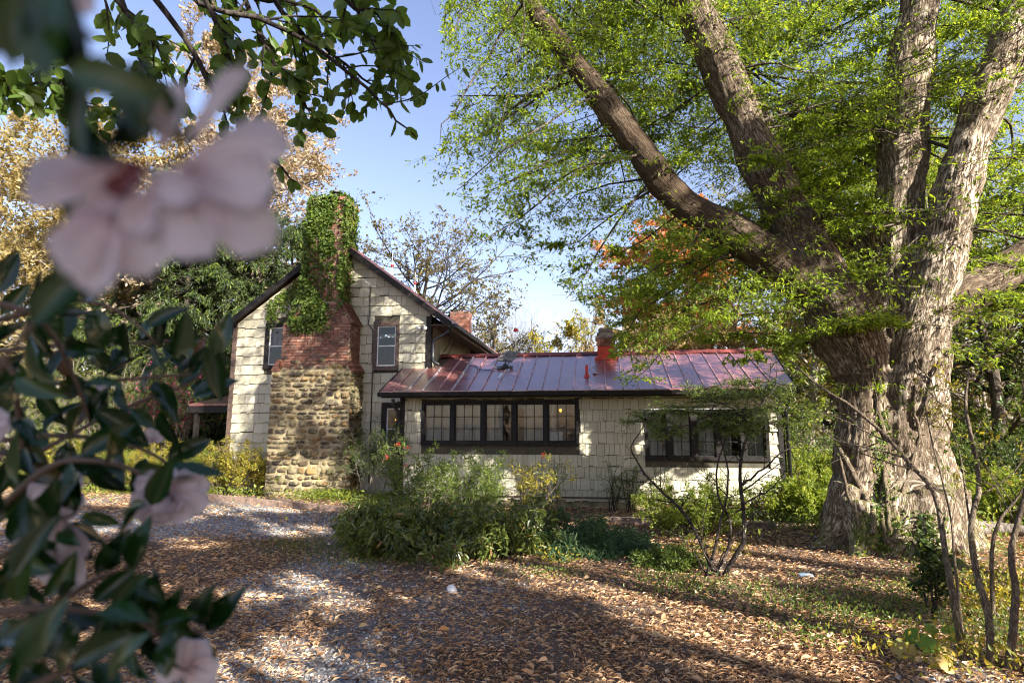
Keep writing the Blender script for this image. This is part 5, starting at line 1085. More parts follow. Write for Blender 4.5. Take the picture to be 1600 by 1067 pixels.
# many stemmed little tree in front of the right window
t = thing('many_stemmed_tree', 'small dark many stemmed tree with flat layered foliage before the right window', 'tree', (*g2p(1115, 900), 0))
rg = np.random.default_rng(77)
base = np.array([*g2p(1118, 900), float(gz(*g2p(1118, 900)))-.03]); st = []
for px, Yv, r in (([(1108, 895), (1092, 840), (1070, 800), (1035, 770), (1005, 735), (985, 700)], [7.8, 7.9, 8.0, 8.1, 8.2, 8.3], .028), ([(1140, 895), (1158, 850), (1162, 800), (1156, 740), (1165, 690), (1185, 640), (1215, 600)], [7.8, 7.8, 7.8, 7.9, 8.0, 8.1, 8.2], .032),
                  ([(1122, 895), (1118, 850), (1130, 800), (1138, 750), (1130, 700), (1110, 650)], [7.8]*6, .02), ([(1156, 760), (1190, 735), (1225, 705), (1260, 690)], [7.9, 8.0, 8.1, 8.2], .016), ([(1150, 800), (1175, 780), (1210, 760), (1230, 730)], [7.8, 7.7, 7.6, 7.6], .012), ([(1148, 892), (1142, 830), (1120, 760), (1128, 700), (1150, 640)], [7.9, 8.1, 8.2, 8.3, 8.4], .02),
                  ([(1112, 895), (1100, 860), (1098, 820), (1110, 770)], [7.7]*4, .012), ([(1100, 893), (1075, 850), (1040, 830)], [7.7]*3, .01), ([(1128, 895), (1140, 850), (1180, 800), (1190, 760)], [7.6]*4, .01)):
    P = np.array([PY(x, y, yy) for (x, y), yy in zip(px, Yv)]); 
    if px[0][1] > 880: P[0] = base+rg.normal(0, .05, 3)*[1, 1, 0]
    Ps, rs = smoothpath(P, np.linspace(r, r*.35, len(P)), 18); Ps[1:] += rg.normal(0, .008, Ps[1:].shape); st.append((Ps[None], rs[None], 6)); MB().tube(Ps, rs, 7).build('stem', M['darkbark'], t, True)
allp = []
for P, Rr, n in st:
    s1, r1 = spawn(P, Rr, 9, rg, .35, 1, 55, 12, .3, 5, .12, .02, .5, .5); s2, r2 = spawn(s1, r1, 5, rg, .2, 1, 45, 12, .55, 4, .12, 0, .6, .6); allp += [(s1, r1.clip(.0025, 1), 4), (s2, r2.clip(.0018, 1), 3)]
lay = []
for k, (px, py, Yv, L) in enumerate(((1010, 655, 8.1, .7), (1060, 640, 8.3, .8), (1120, 625, 8.0, .9), (1180, 615, 8.2, .9), (1230, 640, 8.3, .7), (1150, 650, 7.9, .8), (1200, 660, 8.1, .7), (1100, 610, 8.5, .7), (1045, 675, 8.0, .5), (1120, 665, 8.0, .6), (1175, 600, 8.4, .6), (1240, 610, 8.5, .6), (1160, 672, 7.8, .6))):
    c = PY(px, py, Yv)
    # a flat spray: fan of twigs from the nearest stem side
    a = rg.random(16)*2*np.pi; S = np.tile(c, (16, 1))+rg.normal(0, .03, (16, 3)); D = np.stack([np.cos(a), np.sin(a)*.9, rg.normal(0.02, .08, 16)], 1); P = walk(S, D, L*.6*rg.uniform(.6, 1, 16), 5, rg, .12, -.02); lay.append((P, taper(np.full(16, .006), 5), 3))
    near = min(st, key=lambda q: np.linalg.norm(q[0][0]-c, axis=1).min()); q = near[0][0]; j = np.linalg.norm(q-c, axis=1).argmin(); allp.append((np.linspace(q[j], c, 5)[None]+rg.normal(0, .01, (1, 5, 3)), taper([.009], 5, .6), 4))
l2 = []
for P, Rr, n in lay: s2, r2 = spawn(P, Rr, 6, rg, .15, 1, 45, 12, .5, 4, .12, -.02, .8, .6); l2.append((s2, r2, 3))
link('twigs', tubesmesh('twigs', allp+lay+l2), M['darkbark'], t, 'stuff')
link('crown', leafmesh('crown', [leaves(P, 7, rg, .042, .3, .1, 'rh', .8, 1.2, .1, .3, .4) for P, _, _ in lay+l2] + [leaves(P, 2, rg, .035, .4, .4, 'rh', .9, .6, .1) for P, _, n in allp if n == 3]), M['lf_shrub'], t, 'stuff')
# slender saplings on the right
saps = [([(1506, 1012), (1485, 916), (1476, 860), (1461, 774), (1423, 728), (1373, 675), (1325, 634), (1273, 600), (1230, 560)], 5.3, 6.3, .026, 'long slender sapling leaning left across the great trunk'),
        ([(1546, 1029), (1545, 958), (1527, 899), (1518, 824), (1530, 770), (1531, 742), (1520, 680), (1512, 634), (1517, 580)], 5.2, 5.8, .028, 'crooked grey sapling second from the right edge'),
        ([(1571, 1038), (1586, 928), (1580, 863), (1602, 768), (1612, 690), (1600, 600)], 5.15, 5.4, .027, 'upright grey sapling at the right edge'), ([(1548, 950), (1553, 839), (1588, 775), (1640, 720)], 6.4, 6.5, .02, 'short pale sapling bending right behind the crooked one'),
        ([(1505, 1000), (1493, 900), (1482, 800), (1455, 700), (1440, 620)], 5.9, 6.6, .013, 'thinnest sapling rising just right of the leaning one'), ([(1530, 900), (1512, 790), (1496, 700), (1470, 640), (1455, 590)], 6.8, 7.2, .012, 'thin whip of a sapling before the right roots')]
for k, (px, Y0, Y1, r, lb) in enumerate(saps):
    rg = np.random.default_rng(400+k); P = np.array([PY(x, y, Y0+(Y1-Y0)*i/(len(px)-1)) for i, (x, y) in enumerate(px)]); P[0, 2] = float(gz(*P[0, :2]))-.05
    t = thing('sapling', lb, 'sapling', P[0], 'slender saplings in the right foreground'); Ps, rs = smoothpath(P, np.linspace(r, r*.35, len(P)), len(P)*5); Ps[2:] += np.cumsum(rg.normal(0, .002, Ps[2:].shape), 0)
    MB().tube(Ps, rs*(1+.12*rg.random(len(rs))), 9).build('trunk', M['vine'], t, True)
    s1, r1 = spawn(Ps[None], rs[None], 9, rg, .45, 1, 45, 12, .28, 6, .1, .05, .2, .45); s2, r2 = spawn(s1, r1, 4, rg, .3, 1, 45, 12, .45, 4, .1, 0, .3, .6)
    link('twigs', tubesmesh('twigs', [(s1, r1.clip(.002, 1), 4), (s2, r2.clip(.0015, 1), 3)]), M['vine'], t, 'stuff')
    link('leaves', leafmesh('leaves', [leaves(s2, 5, rg, .045, .42, .2, 'rh', .8, .9)]), M['lf_gold' if k % 2 else 'lf_lime'], t, 'stuff')
# dark glossy young holly
shrub('young_holly', 'narrow young shrub with dark blue green leaves before the great roots', g2p(1458, 965), .85, .14, 420, M['lf_hemlock'], M['darkbark'], None, stems=5, m1=6, m2=3, ml=6, ls=.06, asp=.5, lean=.3, shape='ov', lf=.22)
# big leaved seedling
t = thing('big_leaf_plant', 'low plant with large lime and faded yellow heart shaped leaves at lower right', 'plant', (*g2p(1450, 1020), 0)); rg = np.random.default_rng(8)
M['lime1'] = leafmat('fresh_lime_big_leaf', [(0, (.14, .26, .03)), (1, (.20, .32, .04))], .45, 1.4); M['yel1'] = leafmat('faded_yellow_big_leaf', [(0, (.42, .32, .09)), (1, (.5, .36, .12))], .4, 1.1)
for (px, py, L, a, mt) in ((1432, 990, .16, 200, 0), (1447, 1000, .17, -75, 0), (1487, 990, .17, 20, 0), (1415, 1012, .2, 230, 1), (1478, 1015, .15, -30, 1), (1475, 1032, .15, -60, 1), (1460, 985, .12, 120, 0), (1462, 1030, .09, -100, 1)):
    c = PZ(px, py, .16 if not mt else .1); d_ = _r*math.cos(R(a))+np.array([0, 0, 1])*math.sin(R(a))*.5+_f0*math.sin(R(a))*.6; n_ = nrm(np.array([rg.normal(0, .2), -.75, .8])); d_ = nrm(d_ - (d_@n_)*n_); b_ = np.cross(n_, d_)
    th = np.linspace(-np.pi, np.pi, 15)[:-1]; rr = .5+.12*np.cos(th)-.25*(np.abs(th) > 2.9); V = [c+L*(d_*np.cos(x)*q+b_*np.sin(x)*q*.95 + n_*(-.12*abs(math.sin(x))+.04*rg.normal())) for x, q in zip(th, rr)]+[c+n_*.01]
    mb = MB(); mb.add(V, None, [(14, i, (i+1) % 14) for i in range(14)], rg.random()); mb.build('leaf', M['yel1' if mt else 'lime1'], t, True)
    MB().tube([c-d_*L*.4, (c+np.array([*g2p(1450, 1020), 0]))/2-(0, 0, .02), np.array([*g2p(1450, 1020), 0])], .003, 4).build('stalk', M['vine'], t)
# right hand undergrowth shrubs behind the great tree
und = [(1245, 815, .9, 'lf_lime', 'bright yellow green shrub just right of the wing corner'), (1275, 790, 1.6, 'lf_lime', 'tall yellow green shrub between the wing and the great trunk'), (1500, 790, 1.7, 'lf_mid', 'green shrub right behind the great trunk'), (1560, 800, 1.5, 'lf_hemlock', 'dark shrub hollow at right beyond the log'), (1590, 830, 1.1, 'lf_lime', 'lime shrub by the right edge near the log'), (1540, 760, 2.4, 'lf_lime', 'tall lime shrub behind the saplings'), (1620, 770, 2.6, 'lf_mid', 'tall green shrub at the right edge'), (1240, 770, 2.2, 'lf_mid', 'tall green shrub directly behind the right corner of the wing')]
for k, (px, py, h, mt, lb) in enumerate(und):
    shrub('understory_shrub', lb, g2p(px, py), h, h*.8, 430+k, M[mt], None, 'understory shrubs behind the great tree', stems=24, m1=8, m2=5, ml=9, ls=.075, asp=.42, lean=.8)

# ---- ivy over the chimney stack
iv = thing('ivy', 'thick green ivy covering the chimney stack from shoulders to top', 'ivy', (-7.3, 14.4, 4.8)); rg = np.random.default_rng(12)
def ivyface(n, f):
    P = []; 
    while len(P) < n:
        q = f(); P.append(q)
    return np.array(P)
def fr():
    while True:
        z = rg.uniform(4.3, 8.24); x = rg.uniform(-8.75, -6.55)
        lo, hi = -7.9, -6.78
        if z < 5.9: lo -= (5.9-z)*.22; hi += 0
        if z < 5.0 and x > -6.95: continue
        if z < 4.75 and rg.random() > (z-4.3)*2.4*math.exp(-((x+7.7)/.6)**2): continue
        if not (lo-.08 < x < hi+.05): continue
        # the bare strip of brick
        bare = math.exp(-((x+7.0-.05*math.sin(z*5))/.12)**2)*(1 if 4.9 < z < 6.9 else .35)
        if rg.random() < bare*1.05: continue
        yb = 14.42 if z > 5.2 else 14.33
        if fbm(np.array([x*3, z*2.2, 5]), 2) < .43 and rg.random() < .85: continue
        return (x, yb-.02-abs(rg.normal(0, .05)), z)
def frs():
    while True:
        z = rg.uniform(5.0, 8.2)
        if rg.random() < .45*(z < 6.9): continue
        return (-6.88+abs(rg.normal(.0, .06)), rg.uniform(14.4, 15.3), z)
def frl():
    z = rg.uniform(5.0, 8.2); return (-7.82-abs(rg.normal(0, .07)), rg.uniform(14.4, 15.3), z)
def frt(): return (rg.uniform(-7.9, -6.8), rg.uniform(14.4, 15.3), 8.19+abs(rg.normal(0, .09)))
def frw():   # straggling over the left wall
    while True:
        x = rg.uniform(-9.3, -8.3); z = roofz(x)-.2-abs(rg.normal(0, .45))
        if z > 4.3: return (x, 14.95-abs(rg.normal(0, .03)), z)
def frp():  # round the pot
    a = rg.random()*6.3; return (-7.33+.17*math.cos(a), 14.85+.17*math.sin(a), rg.uniform(8.18, 8.42))
for nm, n, f, nn in (('front', 5200, fr, (0, -1, .3)), ('s', 1500, frs, (1, -.2, .3)), ('l', 1400, frl, (-1, -.2, .3)), ('t', 800, frt, (0, 0, 1)), ('w', 420, frw, (0, -1, .3)), ('p', 200, frp, (0, -.5, .5))):
    P = ivyface(n, f); g = dict(S=P, D=nrm(rg.normal(0, .7, P.shape)+[0, -.25, -.9]), N=np.array(nn)+rg.normal(0, .35, P.shape), L=.085*rg.uniform(.6, 1.4, n), W=.075*rg.uniform(.6, 1.3, n), r=rg.random(n)*.7+.3*rg.random(n), shape='ov', fold=.1)
    link('leaves', leafmesh('leaves', [g]), M['lf_ivy'], iv, 'stuff')
mb = MB()
for k in range(14):
    x0 = rg.uniform(-7.9, -6.95); zz = np.linspace(3.9+rg.random(), 7.8, 14); P = np.stack([x0+np.cumsum(rg.normal(0, .04, 14)), np.where(zz > 5.2, 14.395, 14.31), zz], 1); P[:, 0] = P[:, 0].clip(-7.85, -6.95); mb.tube(P, .012, 5)
mb.tube([(-6.75, 14.6, 7.6), (-6.62, 14.6, 7.9), (-6.58, 14.6, 8.25)], .008, 4); mb.build('stems', M['vine'], iv)
# ---- far wood closing the horizon
rg = np.random.default_rng(15); n = 42000
a = R(90)+YAW+rg.uniform(-R(75), R(75), n); d_ = rg.uniform(48, 95, n); x = np.cos(a)*d_; y = np.sin(a)*d_; topz = 2.0+5.0*fbm(np.stack([a*9, a*0, a*0+2], 1), 3) + np.clip((a*0-np.degrees(a)+R(0)+98.5-8)/20, 0, 1)*2 + np.clip((np.degrees(a)-98.5-14)/15, 0, 1)*4
z = gz(x, y)+topz*(rg.random(n)**.8)*1.15
P = np.stack([x, y, z], 1); g = dict(S=P, D=rg.normal(0, 1, P.shape), N=rg.normal(0, 1, P.shape)+[0, -.5, .8], L=rg.uniform(.5, 1.0, n), W=rg.uniform(.3, .6, n), r=np.clip(fbm(np.stack([a*14, d_*.08, a*0], 1), 2)*1.4-.2+rg.normal(0, .15, n), 0, 1), shape='rh', fold=.1)
M['lf_far'] = leafmat('far_wood_foliage', [(0, (.07, .08, .03)), (.4, (.14, .14, .04)), (.7, (.28, .22, .08)), (1, (.34, .24, .14))], .35, 1.2)
tag(link('far_wood', leafmesh('far_wood', [g]), M['lf_far']), 'far autumn wood closing the view low behind house and trees', 'woods', None, 'stuff')
rg = np.random.default_rng(16); n = 900; tws = []
a = R(90)+YAW+rg.uniform(-R(75), R(75), n); d_ = rg.uniform(46, 90, n); x = np.cos(a)*d_; y = np.sin(a)*d_; S = np.stack([x, y, gz(x, y)], 1); P = walk(S, np.tile([0, 0, 1.], (n, 1)), rg.uniform(4, 9, n), 6, rg, .06, .02)
tag(link('far_trunks', tubesmesh('far_trunks', [(P, taper(np.full(n, .14), 6), 5)]), M['palebark']), 'far bare trunks standing inside the distant wood', 'woods', None, 'stuff')
# ================================================================== GROUND COVER
rng = np.random.default_rng(55)
def field(n, y0, y1, fn=None, pw=1.6, xw=1.05):
    """points on the ground in the view wedge, denser near the camera"""
    t = rng.random(n)**pw; d_ = y0+(y1-y0)*t; s = rng.uniform(-1, 1, n)*xw*(d_*.92+.6)
    x = _f0[0]*d_+_r[0]*s; y = _f0[1]*d_+_r[1]*s; return x, y
def inhouse(x, y): return ((x > -4.9) & (x < 4.1) & (y > 13.8) & (y < 18)) | ((x > -10.3) & (x < -4.4) & (y > 14.15) & (y < 23)) | ((x > -8.6) & (x < -6.3) & (y > 14.1))
n = 290000; x, y = field(n, 2.6, 24, pw=1.6); ok = ~inhouse(x, y); gm = gravelmask(x, y); ok &= rng.random(n) > gm*.62
cl = fbm(np.stack([x*2.2, y*2.2, x*0], -1), 2); ok &= rng.random(n) < np.clip(cl*2.2-.15, .25, 1)
x, y, gm = x[ok], y[ok], gm[ok]; n = len(x); S = np.stack([x, y, gz(x, y)+.004+rng.random(n)**2*.035], 1)
a = rng.random(n)*2*np.pi; D = np.stack([np.cos(a), np.sin(a), rng.normal(0.05, .22, n)], 1); L = rng.uniform(.035, .082, n)*(1+np.clip((np.hypot(x, y)-9)/12, 0, 1)*.6)
g = dict(S=S, D=D, N=rng.normal(0, .38, (n, 3))+[0, 0, 1], L=L, W=L*rng.uniform(.12, .25, n), r=rng.random(n), shape='rh', fold=.5)
tag(link('leaf_litter', leafmesh('leaf_litter', [g]), M['litter']), 'dry brown willow leaves carpeting the forest floor and drive', 'fallen leaves', None, 'stuff')
n = 60000; x, y = field(n, 2.0, 26, pw=1.2, xw=2.0); dd_ = x*_f0[0]+y*_f0[1]; ss_ = x*_r[0]+y*_r[1]; ok = ~inhouse(x, y) & (np.abs(ss_) > 1.0*(dd_*.92+.6)) & (np.hypot(x+4.6, y-.6) > .3); x, y = x[ok], y[ok]; n = len(x); a = rng.random(n)*6.28; L = rng.uniform(.05, .11, n)
g = dict(S=np.stack([x, y, gz(x, y)+.004+rng.random(n)**2*.03], 1), D=np.stack([np.cos(a), np.sin(a), rng.normal(0, .15, n)], 1), N=rng.normal(0, .3, (n, 3))+[0, 0, 1], L=L, W=L*.3, r=rng.random(n), shape='rh', fold=.4)
tag(link('side_litter', leafmesh('side_litter', [g]), M['litter']), 'dry brown leaves lying beyond the sides of the picture', 'fallen leaves', None, 'stuff')
# broader fallen leaves
n = 1300; x, y = field(n, 2.8, 14, pw=1.2); ok = ~inhouse(x, y); x, y = x[ok], y[ok]; n = len(x); a = rng.random(n)*6.28
g = dict(S=np.stack([x, y, gz(x, y)+.02+rng.random(n)*.02], 1), D=np.stack([np.cos(a), np.sin(a), rng.normal(.1, .2, n)], 1), N=rng.normal(0, .4, (n, 3))+[0, 0, 1], L=rng.uniform(.06, .11, n), W=rng.uniform(.035, .06, n), r=rng.uniform(.3, 1, n), shape='ov', fold=.35)
tag(link('broad_litter', leafmesh('broad_litter', [g]), M['litter']), 'scattered broader fallen leaves on top of the dry willow leaves', 'fallen leaves', None, 'stuff')
# gravel stones
n = 62000; x, y = field(n, 2.8, 13.5, pw=1.25); gm = gravelmask(x, y); ok = (rng.random(n) < gm*1.1+.02) & ~inhouse(x, y); x, y = x[ok], y[ok]; n = len(x)
s = rng.uniform(.007, .019, n)*(1+np.clip((y-6)/8, 0, 1)*.8); o = np.array([[1, 0, 0], [0, 1, 0], [-1, 0, 0], [0, -1, 0], [0, 0, 1], [0, 0, -1]], float)
V = o[None]*s[:, None, None]*rng.uniform(.6, 1.3, (n, 6, 1)); a = rng.random(n)*6.28; ca, sa = np.cos(a)[:, None], np.sin(a)[:, None]; X_ = V[..., 0]*ca-V[..., 1]*sa; Y_ = V[..., 0]*sa+V[..., 1]*ca
V = np.stack([X_+x[:, None], Y_+y[:, None], V[..., 2]*.8+(gz(x, y)+s*.3)[:, None]], -1)
T = np.array([(0, 1, 4), (1, 2, 4), (2, 3, 4), (3, 0, 4), (1, 0, 5), (2, 1, 5), (3, 2, 5), (0, 3, 5)]); F = (np.arange(n)[:, None, None]*6+T[None]).reshape(-1, 3)
tag(link('gravel', npmesh('gravel', V.reshape(-1, 3), F, np.repeat(rng.random(n), 6)), M['gravel']), 'crushed grey gravel showing through the leaves on the drive', 'gravel', None, 'stuff')
# green ground cover and grass tufts
def cover(name, label, pts, n, ls, matn, up=1.6, asp=.35, hgt=.12, patchy=0):
    S = []; rg = np.random.default_rng(len(label))
    for (px, py, rx, ry, wt) in pts:
        c = PZ(px, py); k = int(n*wt); S.append(np.stack([c[0]+rg.normal(0, rx, k), c[1]+rg.normal(0, ry, k)], 1))
    S = np.vstack(S); S = S[~inhouse(S[:, 0], S[:, 1])]; k = len(S); z = gz(S[:, 0], S[:, 1])+rg.random(k)*hgt
    D = rg.normal(0, .6, (k, 3))+[0, 0, up]; g = dict(S=np.column_stack([S, z]), D=D, N=rg.normal(0, .6, (k, 3))+[0, -.7, .5], L=ls*rg.uniform(.5, 1.4, k), W=ls*asp*rg.uniform(.6, 1.3, k), r=rg.random(k), shape='rh', fold=.15)
    tag(link(name, leafmesh(name, [g]), M[matn]), label, 'ground cover', None, 'stuff')
cover('bed_ground_cover', 'bright green ground cover at the foot of the stone chimney', [(470, 776, .9, .3, .5), (530, 785, .6, .25, .25), (380, 778, 1.0, .3, .3), (600, 792, .5, .3, .15), (250, 776, 1.2, .4, .3)], 9000, .06, 'lf_lime', .6, .55, .22)
cover('grass', 'thin green grass at the left tip of the island bed', [(520, 860, .7, .3, .5), (470, 850, .5, .3, .3), (560, 880, .5, .3, .3), (620, 880, .6, .25, .3)], 1700, .07, 'grass', 1.6, .08, .02)
cover('weeds', 'low green weeds scattered on the right foreground floor', [(1180, 930, .5, .3, .3), (1290, 960, .4, .25, .3), (1370, 960, .5, .3, .5), (1400, 930, .4, .3, .3), (1560, 920, .5, .6, .8), (1590, 1000, .35, .4, .8), (1270, 1000, .25, .2, .15), (1080, 920, .3, .25, .25), (1030, 905, .25, .2, .15), (850, 900, .3, .15, .15), (1540, 870, .8, .4, .5)], 1700, .04, 'lf_shrub', .5, .5, .1)
cover('wing_foot_plants', 'green plants along the brick footing of the wing', [(1170, 812, .5, .1, .4), (1100, 808, .5, .1, .3), (1225, 815, .3, .2, .3), (700, 806, 1., .2, .4), (1290, 835, .4, .3, .3)], 4200, .05, 'lf_shrub', .8, .5, .22)
cover('yellow_seedlings', 'yellow green seedlings under the saplings at lower right', [(1545, 960, .35, .3, .5), (1585, 940, .3, .3, .5), (1500, 1040, .4, .2, .5), (1120, 870, .3, .2, .2), (860, 880, .25, .12, .15)], 1100, .05, 'lf_gold', .5, .5, .2)
cover('wood_floor_plants', 'green undergrowth on the woodland floor behind the great tree', [(1560, 790, 2.2, 2.5, 1), (1280, 780, 1.0, 2.5, .6), (150, 750, 5, 3, 1.2), (1500, 750, 5, 5, .8)], 12000, .1, 'lf_lime', .7, .5, .5)
# bluish white bits: stones
def rock(label, px, py, s, mt, seed, cat='rock'):
    rg = np.random.default_rng(seed); c = PZ(px, py, 0); c[2] = float(gz(c[0], c[1])); bm = bmesh.new(); bmesh.ops.create_icosphere(bm, subdivisions=2, radius=1)
    for v_ in bm.verts:
        k = 1+.35*(fbm(np.array(v_.co)*1.3+seed, 2)-.5)*2; v_.co = Vector((v_.co.x*s[0]*k+c[0], v_.co.y*s[1]*k+c[1], v_.co.z*s[2]*k+c[2]+s[2]*.5))
    me = bpy.data.meshes.new('rock'); bm.to_mesh(me); bm.free(); tag(link('rock', me, M[mt]), label, cat)
rock('white quartz rock lying alone on the dry leaves in the centre', 706, 926, (.06, .05, .052), 'whiterock', 3)
rock('blue grey stone half buried in leaves left of the great roots', 1258, 905, (.09, .07, .035), 'bluerock', 5)
# fallen log, sticks
def stick(label, P, r, mt='vine', name='fallen_stick', cat='stick'):
    P = np.array([[*p[:2], float(gz(p[0], p[1]))+p[2]] for p in P]); Ps, rs = smoothpath(P, np.linspace(r, r*.6, len(P)), 14); tag(MB().tube(Ps, rs, 9).build(name, M[mt], None, True), label, cat)
for px, lb, r in (([(1505, 838), (1560, 838), (1640, 846)], 'thick fallen log at the right edge behind the saplings', .14), ([(1480, 800), (1560, 806), (1640, 815)], 'slimmer fallen log farther back at the right edge', .09)):
    stick(lb, [(*PZ(a, b)[:2], .1) for a, b in px], r, 'palebark', 'fallen_log', 'log')
for px, lb in (([(1560, 937), (1600, 928), (1640, 920)], 'bleached stick poking in at the right edge'), ([(1395, 1052), (1437, 1018)], 'short bare stick beside the big leaf plant'), ([(1195, 868), (1260, 861), (1320, 858)], 'thin pale stick on the sunlit leaves left of the roots'), ([(870, 868), (905, 850), (880, 820)], 'thin twig fallen under the juniper'), ([(1330, 945), (1380, 958), (1412, 960)], 'thin crooked stick among the weeds at right')):
    stick(lb, [(*PZ(a, b)[:2], .02) for a, b in px], .009)

# ================================================================== BRANCHES OVERHEAD, UPPER LEFT
t = thing('overhanging_tree', 'tree with round deep green leaves whose branches hang over the upper left', 'tree', (-4.6, .6, 0)); rg = np.random.default_rng(66)
MB().tube([(-4.6, .6, -.1), (-4.5, .7, 1.5), (-4.3, .9, 3.2), (-4.0, 1.2, 5.0)], [.16, .14, .11, .06], 12).build('trunk', M['bark2'], t, True)
Ls = [([(-250, -330), (60, -120), (180, 0), (235, 60), (262, 92)], 2.6, 3.0), ([(100, -320), (280, -20), (400, 30), (505, 85), (575, 140), (615, 180), (650, 215)], 2.7, 3.2), ([(330, -200), (440, 20), (500, 70), (560, 115), (600, 150)], 2.9, 3.3),
      ([(-250, 60), (-60, 100), (20, 130), (90, 130)], 2.4, 2.6), ([(180, -80), (290, 60), (340, 150), (395, 215), (440, 262), (462, 285)], 2.7, 3.0), ([(340, -100), (410, 60), (440, 110), (475, 160), (498, 190)], 2.9, 3.1),
      ([(-100, -100), (60, 60), (100, 130), (140, 170)], 2.8, 3.1), ([(240, -120), (330, 20), (360, 90), (380, 150)], 2.6, 2.8), ([(480, -160), (560, 20), (600, 80), (620, 110)], 3.2, 3.3), ([(120, -120), (210, 40), (220, 110), (215, 150)], 3.0, 3.1), ([(380, -140), (520, -10), (600, 30), (625, 90)], 2.8, 3.0), ([(200, -200), (330, -30), (470, 10), (560, 60)], 3.0, 3.1)]
bp = []; lf_ = []; cl_ = []
for k, (px, d0, d1) in enumerate(Ls):
    P = np.array([PD(x_, y_, d0+(d1-d0)*i/(len(px)-1)) for i, (x_, y_) in enumerate(px)]); Ps, rs = smoothpath(P, np.linspace(.016, .004, len(P)), 16); Ps = Ps+rg.normal(0, .006, Ps.shape)
    bp.append((Ps[None], rs[None], 6)); root = np.array([-4.1, 1.1, 4.6]); c_ = (root+Ps[0])/2+np.array([0, 0, .5]); Q_, q_ = smoothpath(np.array([root, c_, Ps[0]]), [.04, .03, .016], 8); bp.append((Q_[None], q_[None], 6))
    s1, r1 = spawn(Ps[None], rs[None], 11, rg, .2, 1., 48, 10, 0, 5, .1, -.09, 0, .6, .25, 0., labs=1.) if 0 else spawn(Ps[None], rs[None], 12, rg, .2, 1., 48, 12, .22, 5, .12, -.1, 0, .6, .3, .2)
    s1x, s1y = proj(s1[:, -1]); k_ok = ~((s1y > np.interp(s1x, [0, 150, 400, 520, 680], [200, 215, 310, 215, 235])) & (s1y > 0)); s1, r1 = s1[k_ok], r1[k_ok]
    bp.append((s1, r1.clip(.0015, 1), 4)); lf_.append(leaves(s1, 9, rg, .072, .66, .15, 'rd', .95, .3, .08, .22, .12, .35)); lf_.append(leaves(Ps[None], 12, rg, .072, .66, .3, 'rd', .95, .3, .08, .2, .12, .35))
link('branches', tubesmesh('branches', bp), M['darkbark'], t, 'stuff')
link('leaves', leafmesh('leaves', lf_), M['lf_oval'], t, 'stuff')

# ================================================================== CAMELLIA IN FRONT
cam_b = thing('camellia_bush', 'camellia bush close to the viewer with glossy dark leaves on the left', 'shrub', (-1.4, .3, 0)); rg = np.random.default_rng(91)
def leafproto(fold, curl, wid=.46):
    u_ = np.linspace(0, 1, 7); w_ = wid*np.sin(np.pi*u_**.85)**.8*(1-.25*u_); V = []
    for a_, b_ in zip(u_, w_):
        zc = -curl*a_**2
        V += [(a_, b_/2*1.0, zc+fold*b_), (a_, b_/4, zc+fold*b_*.35), (a_, 0, zc), (a_, -b_/4, zc+fold*b_*.35), (a_, -b_/2, zc+fold*b_)]
    Q = [(5*i+j, 5*i+j+1, 5*i+j+6, 5*i+j+5) for i in range(6) for j in range(4)]
    me = npmesh('camellia_leaf', np.array(V), np.array(Q), np.full(len(V), .5), True); me.materials.append(M['camleaf']); return me
LP = [leafproto(.25, .18), leafproto(.4, .05), leafproto(.15, .3, .52), leafproto(.3, -.08, .42)]
def put_leaf(p, d_, n_, L, parent):
    d_ = nrm(d_); n_ = nrm(n_-(n_@d_)*d_); b_ = np.cross(n_, d_)
    o = bpy.data.objects.new('leaf', LP[rg.integers(4)]); COL.objects.link(o); o.parent = parent; m_ = Matrix((( d_[0]*L, b_[0]*L, n_[0]*L, p[0]-parent.location[0]), (d_[1]*L, b_[1]*L, n_[1]*L, p[1]-parent.location[1]), (d_[2]*L, b_[2]*L, n_[2]*L, p[2]-parent.location[2]), (0, 0, 0, 1)))
    o.matrix_local = m_; return o
def scr(a): return _r*math.cos(R(a))+_u*math.sin(R(a))
# main twigs: picture points and distance
CB = [([(-200, 640), (0, 612), (80, 600), (160, 596), (230, 590), (300, 585)], .42, .5), ([(-200, 540), (0, 500), (70, 478), (130, 470), (190, 490), (250, 540)], .4, .48), ([(-200, 860), (-20, 760), (90, 690), (190, 640), (290, 600), (330, 570)], .45, .55),
      ([(-250, 1200), (-20, 1060), (70, 960), (150, 905), (205, 890)], .28, .33), ([(-200, 1150), (30, 1080), (150, 1020), (250, 990), (320, 985)], .26, .32), ([(-150, 560), (0, 560), (28, 640), (35, 700), (60, 745)], .38, .4),
      ([(-200, 700), (-20, 690), (90, 680), (180, 690), (240, 710), (280, 740)], .42, .46), ([(-200, 440), (20, 480), (80, 520), (120, 600), (140, 660)], .36, .42), ([(-200, 960), (-20, 880), (60, 830), (120, 800)], .3, .34), ([(-250, 1020), (-20, 960), (80, 950), (180, 960), (250, 985)], .27, .3), ([(-200, 580), (30, 545), (130, 540), (230, 535), (300, 530)], .5, .58), ([(-100, 900), (60, 740), (150, 720), (220, 740), (250, 770)], .36, .38),
      ([(-100, 100), (40, 60), (100, 40), (150, 60)], .105, .11), ([(-120, 760), (-30, 620), (40, 520), (80, 480), (110, 440)], .2, .17)]
stems_ = MB(); root = np.array([-1.4, .3, 0])
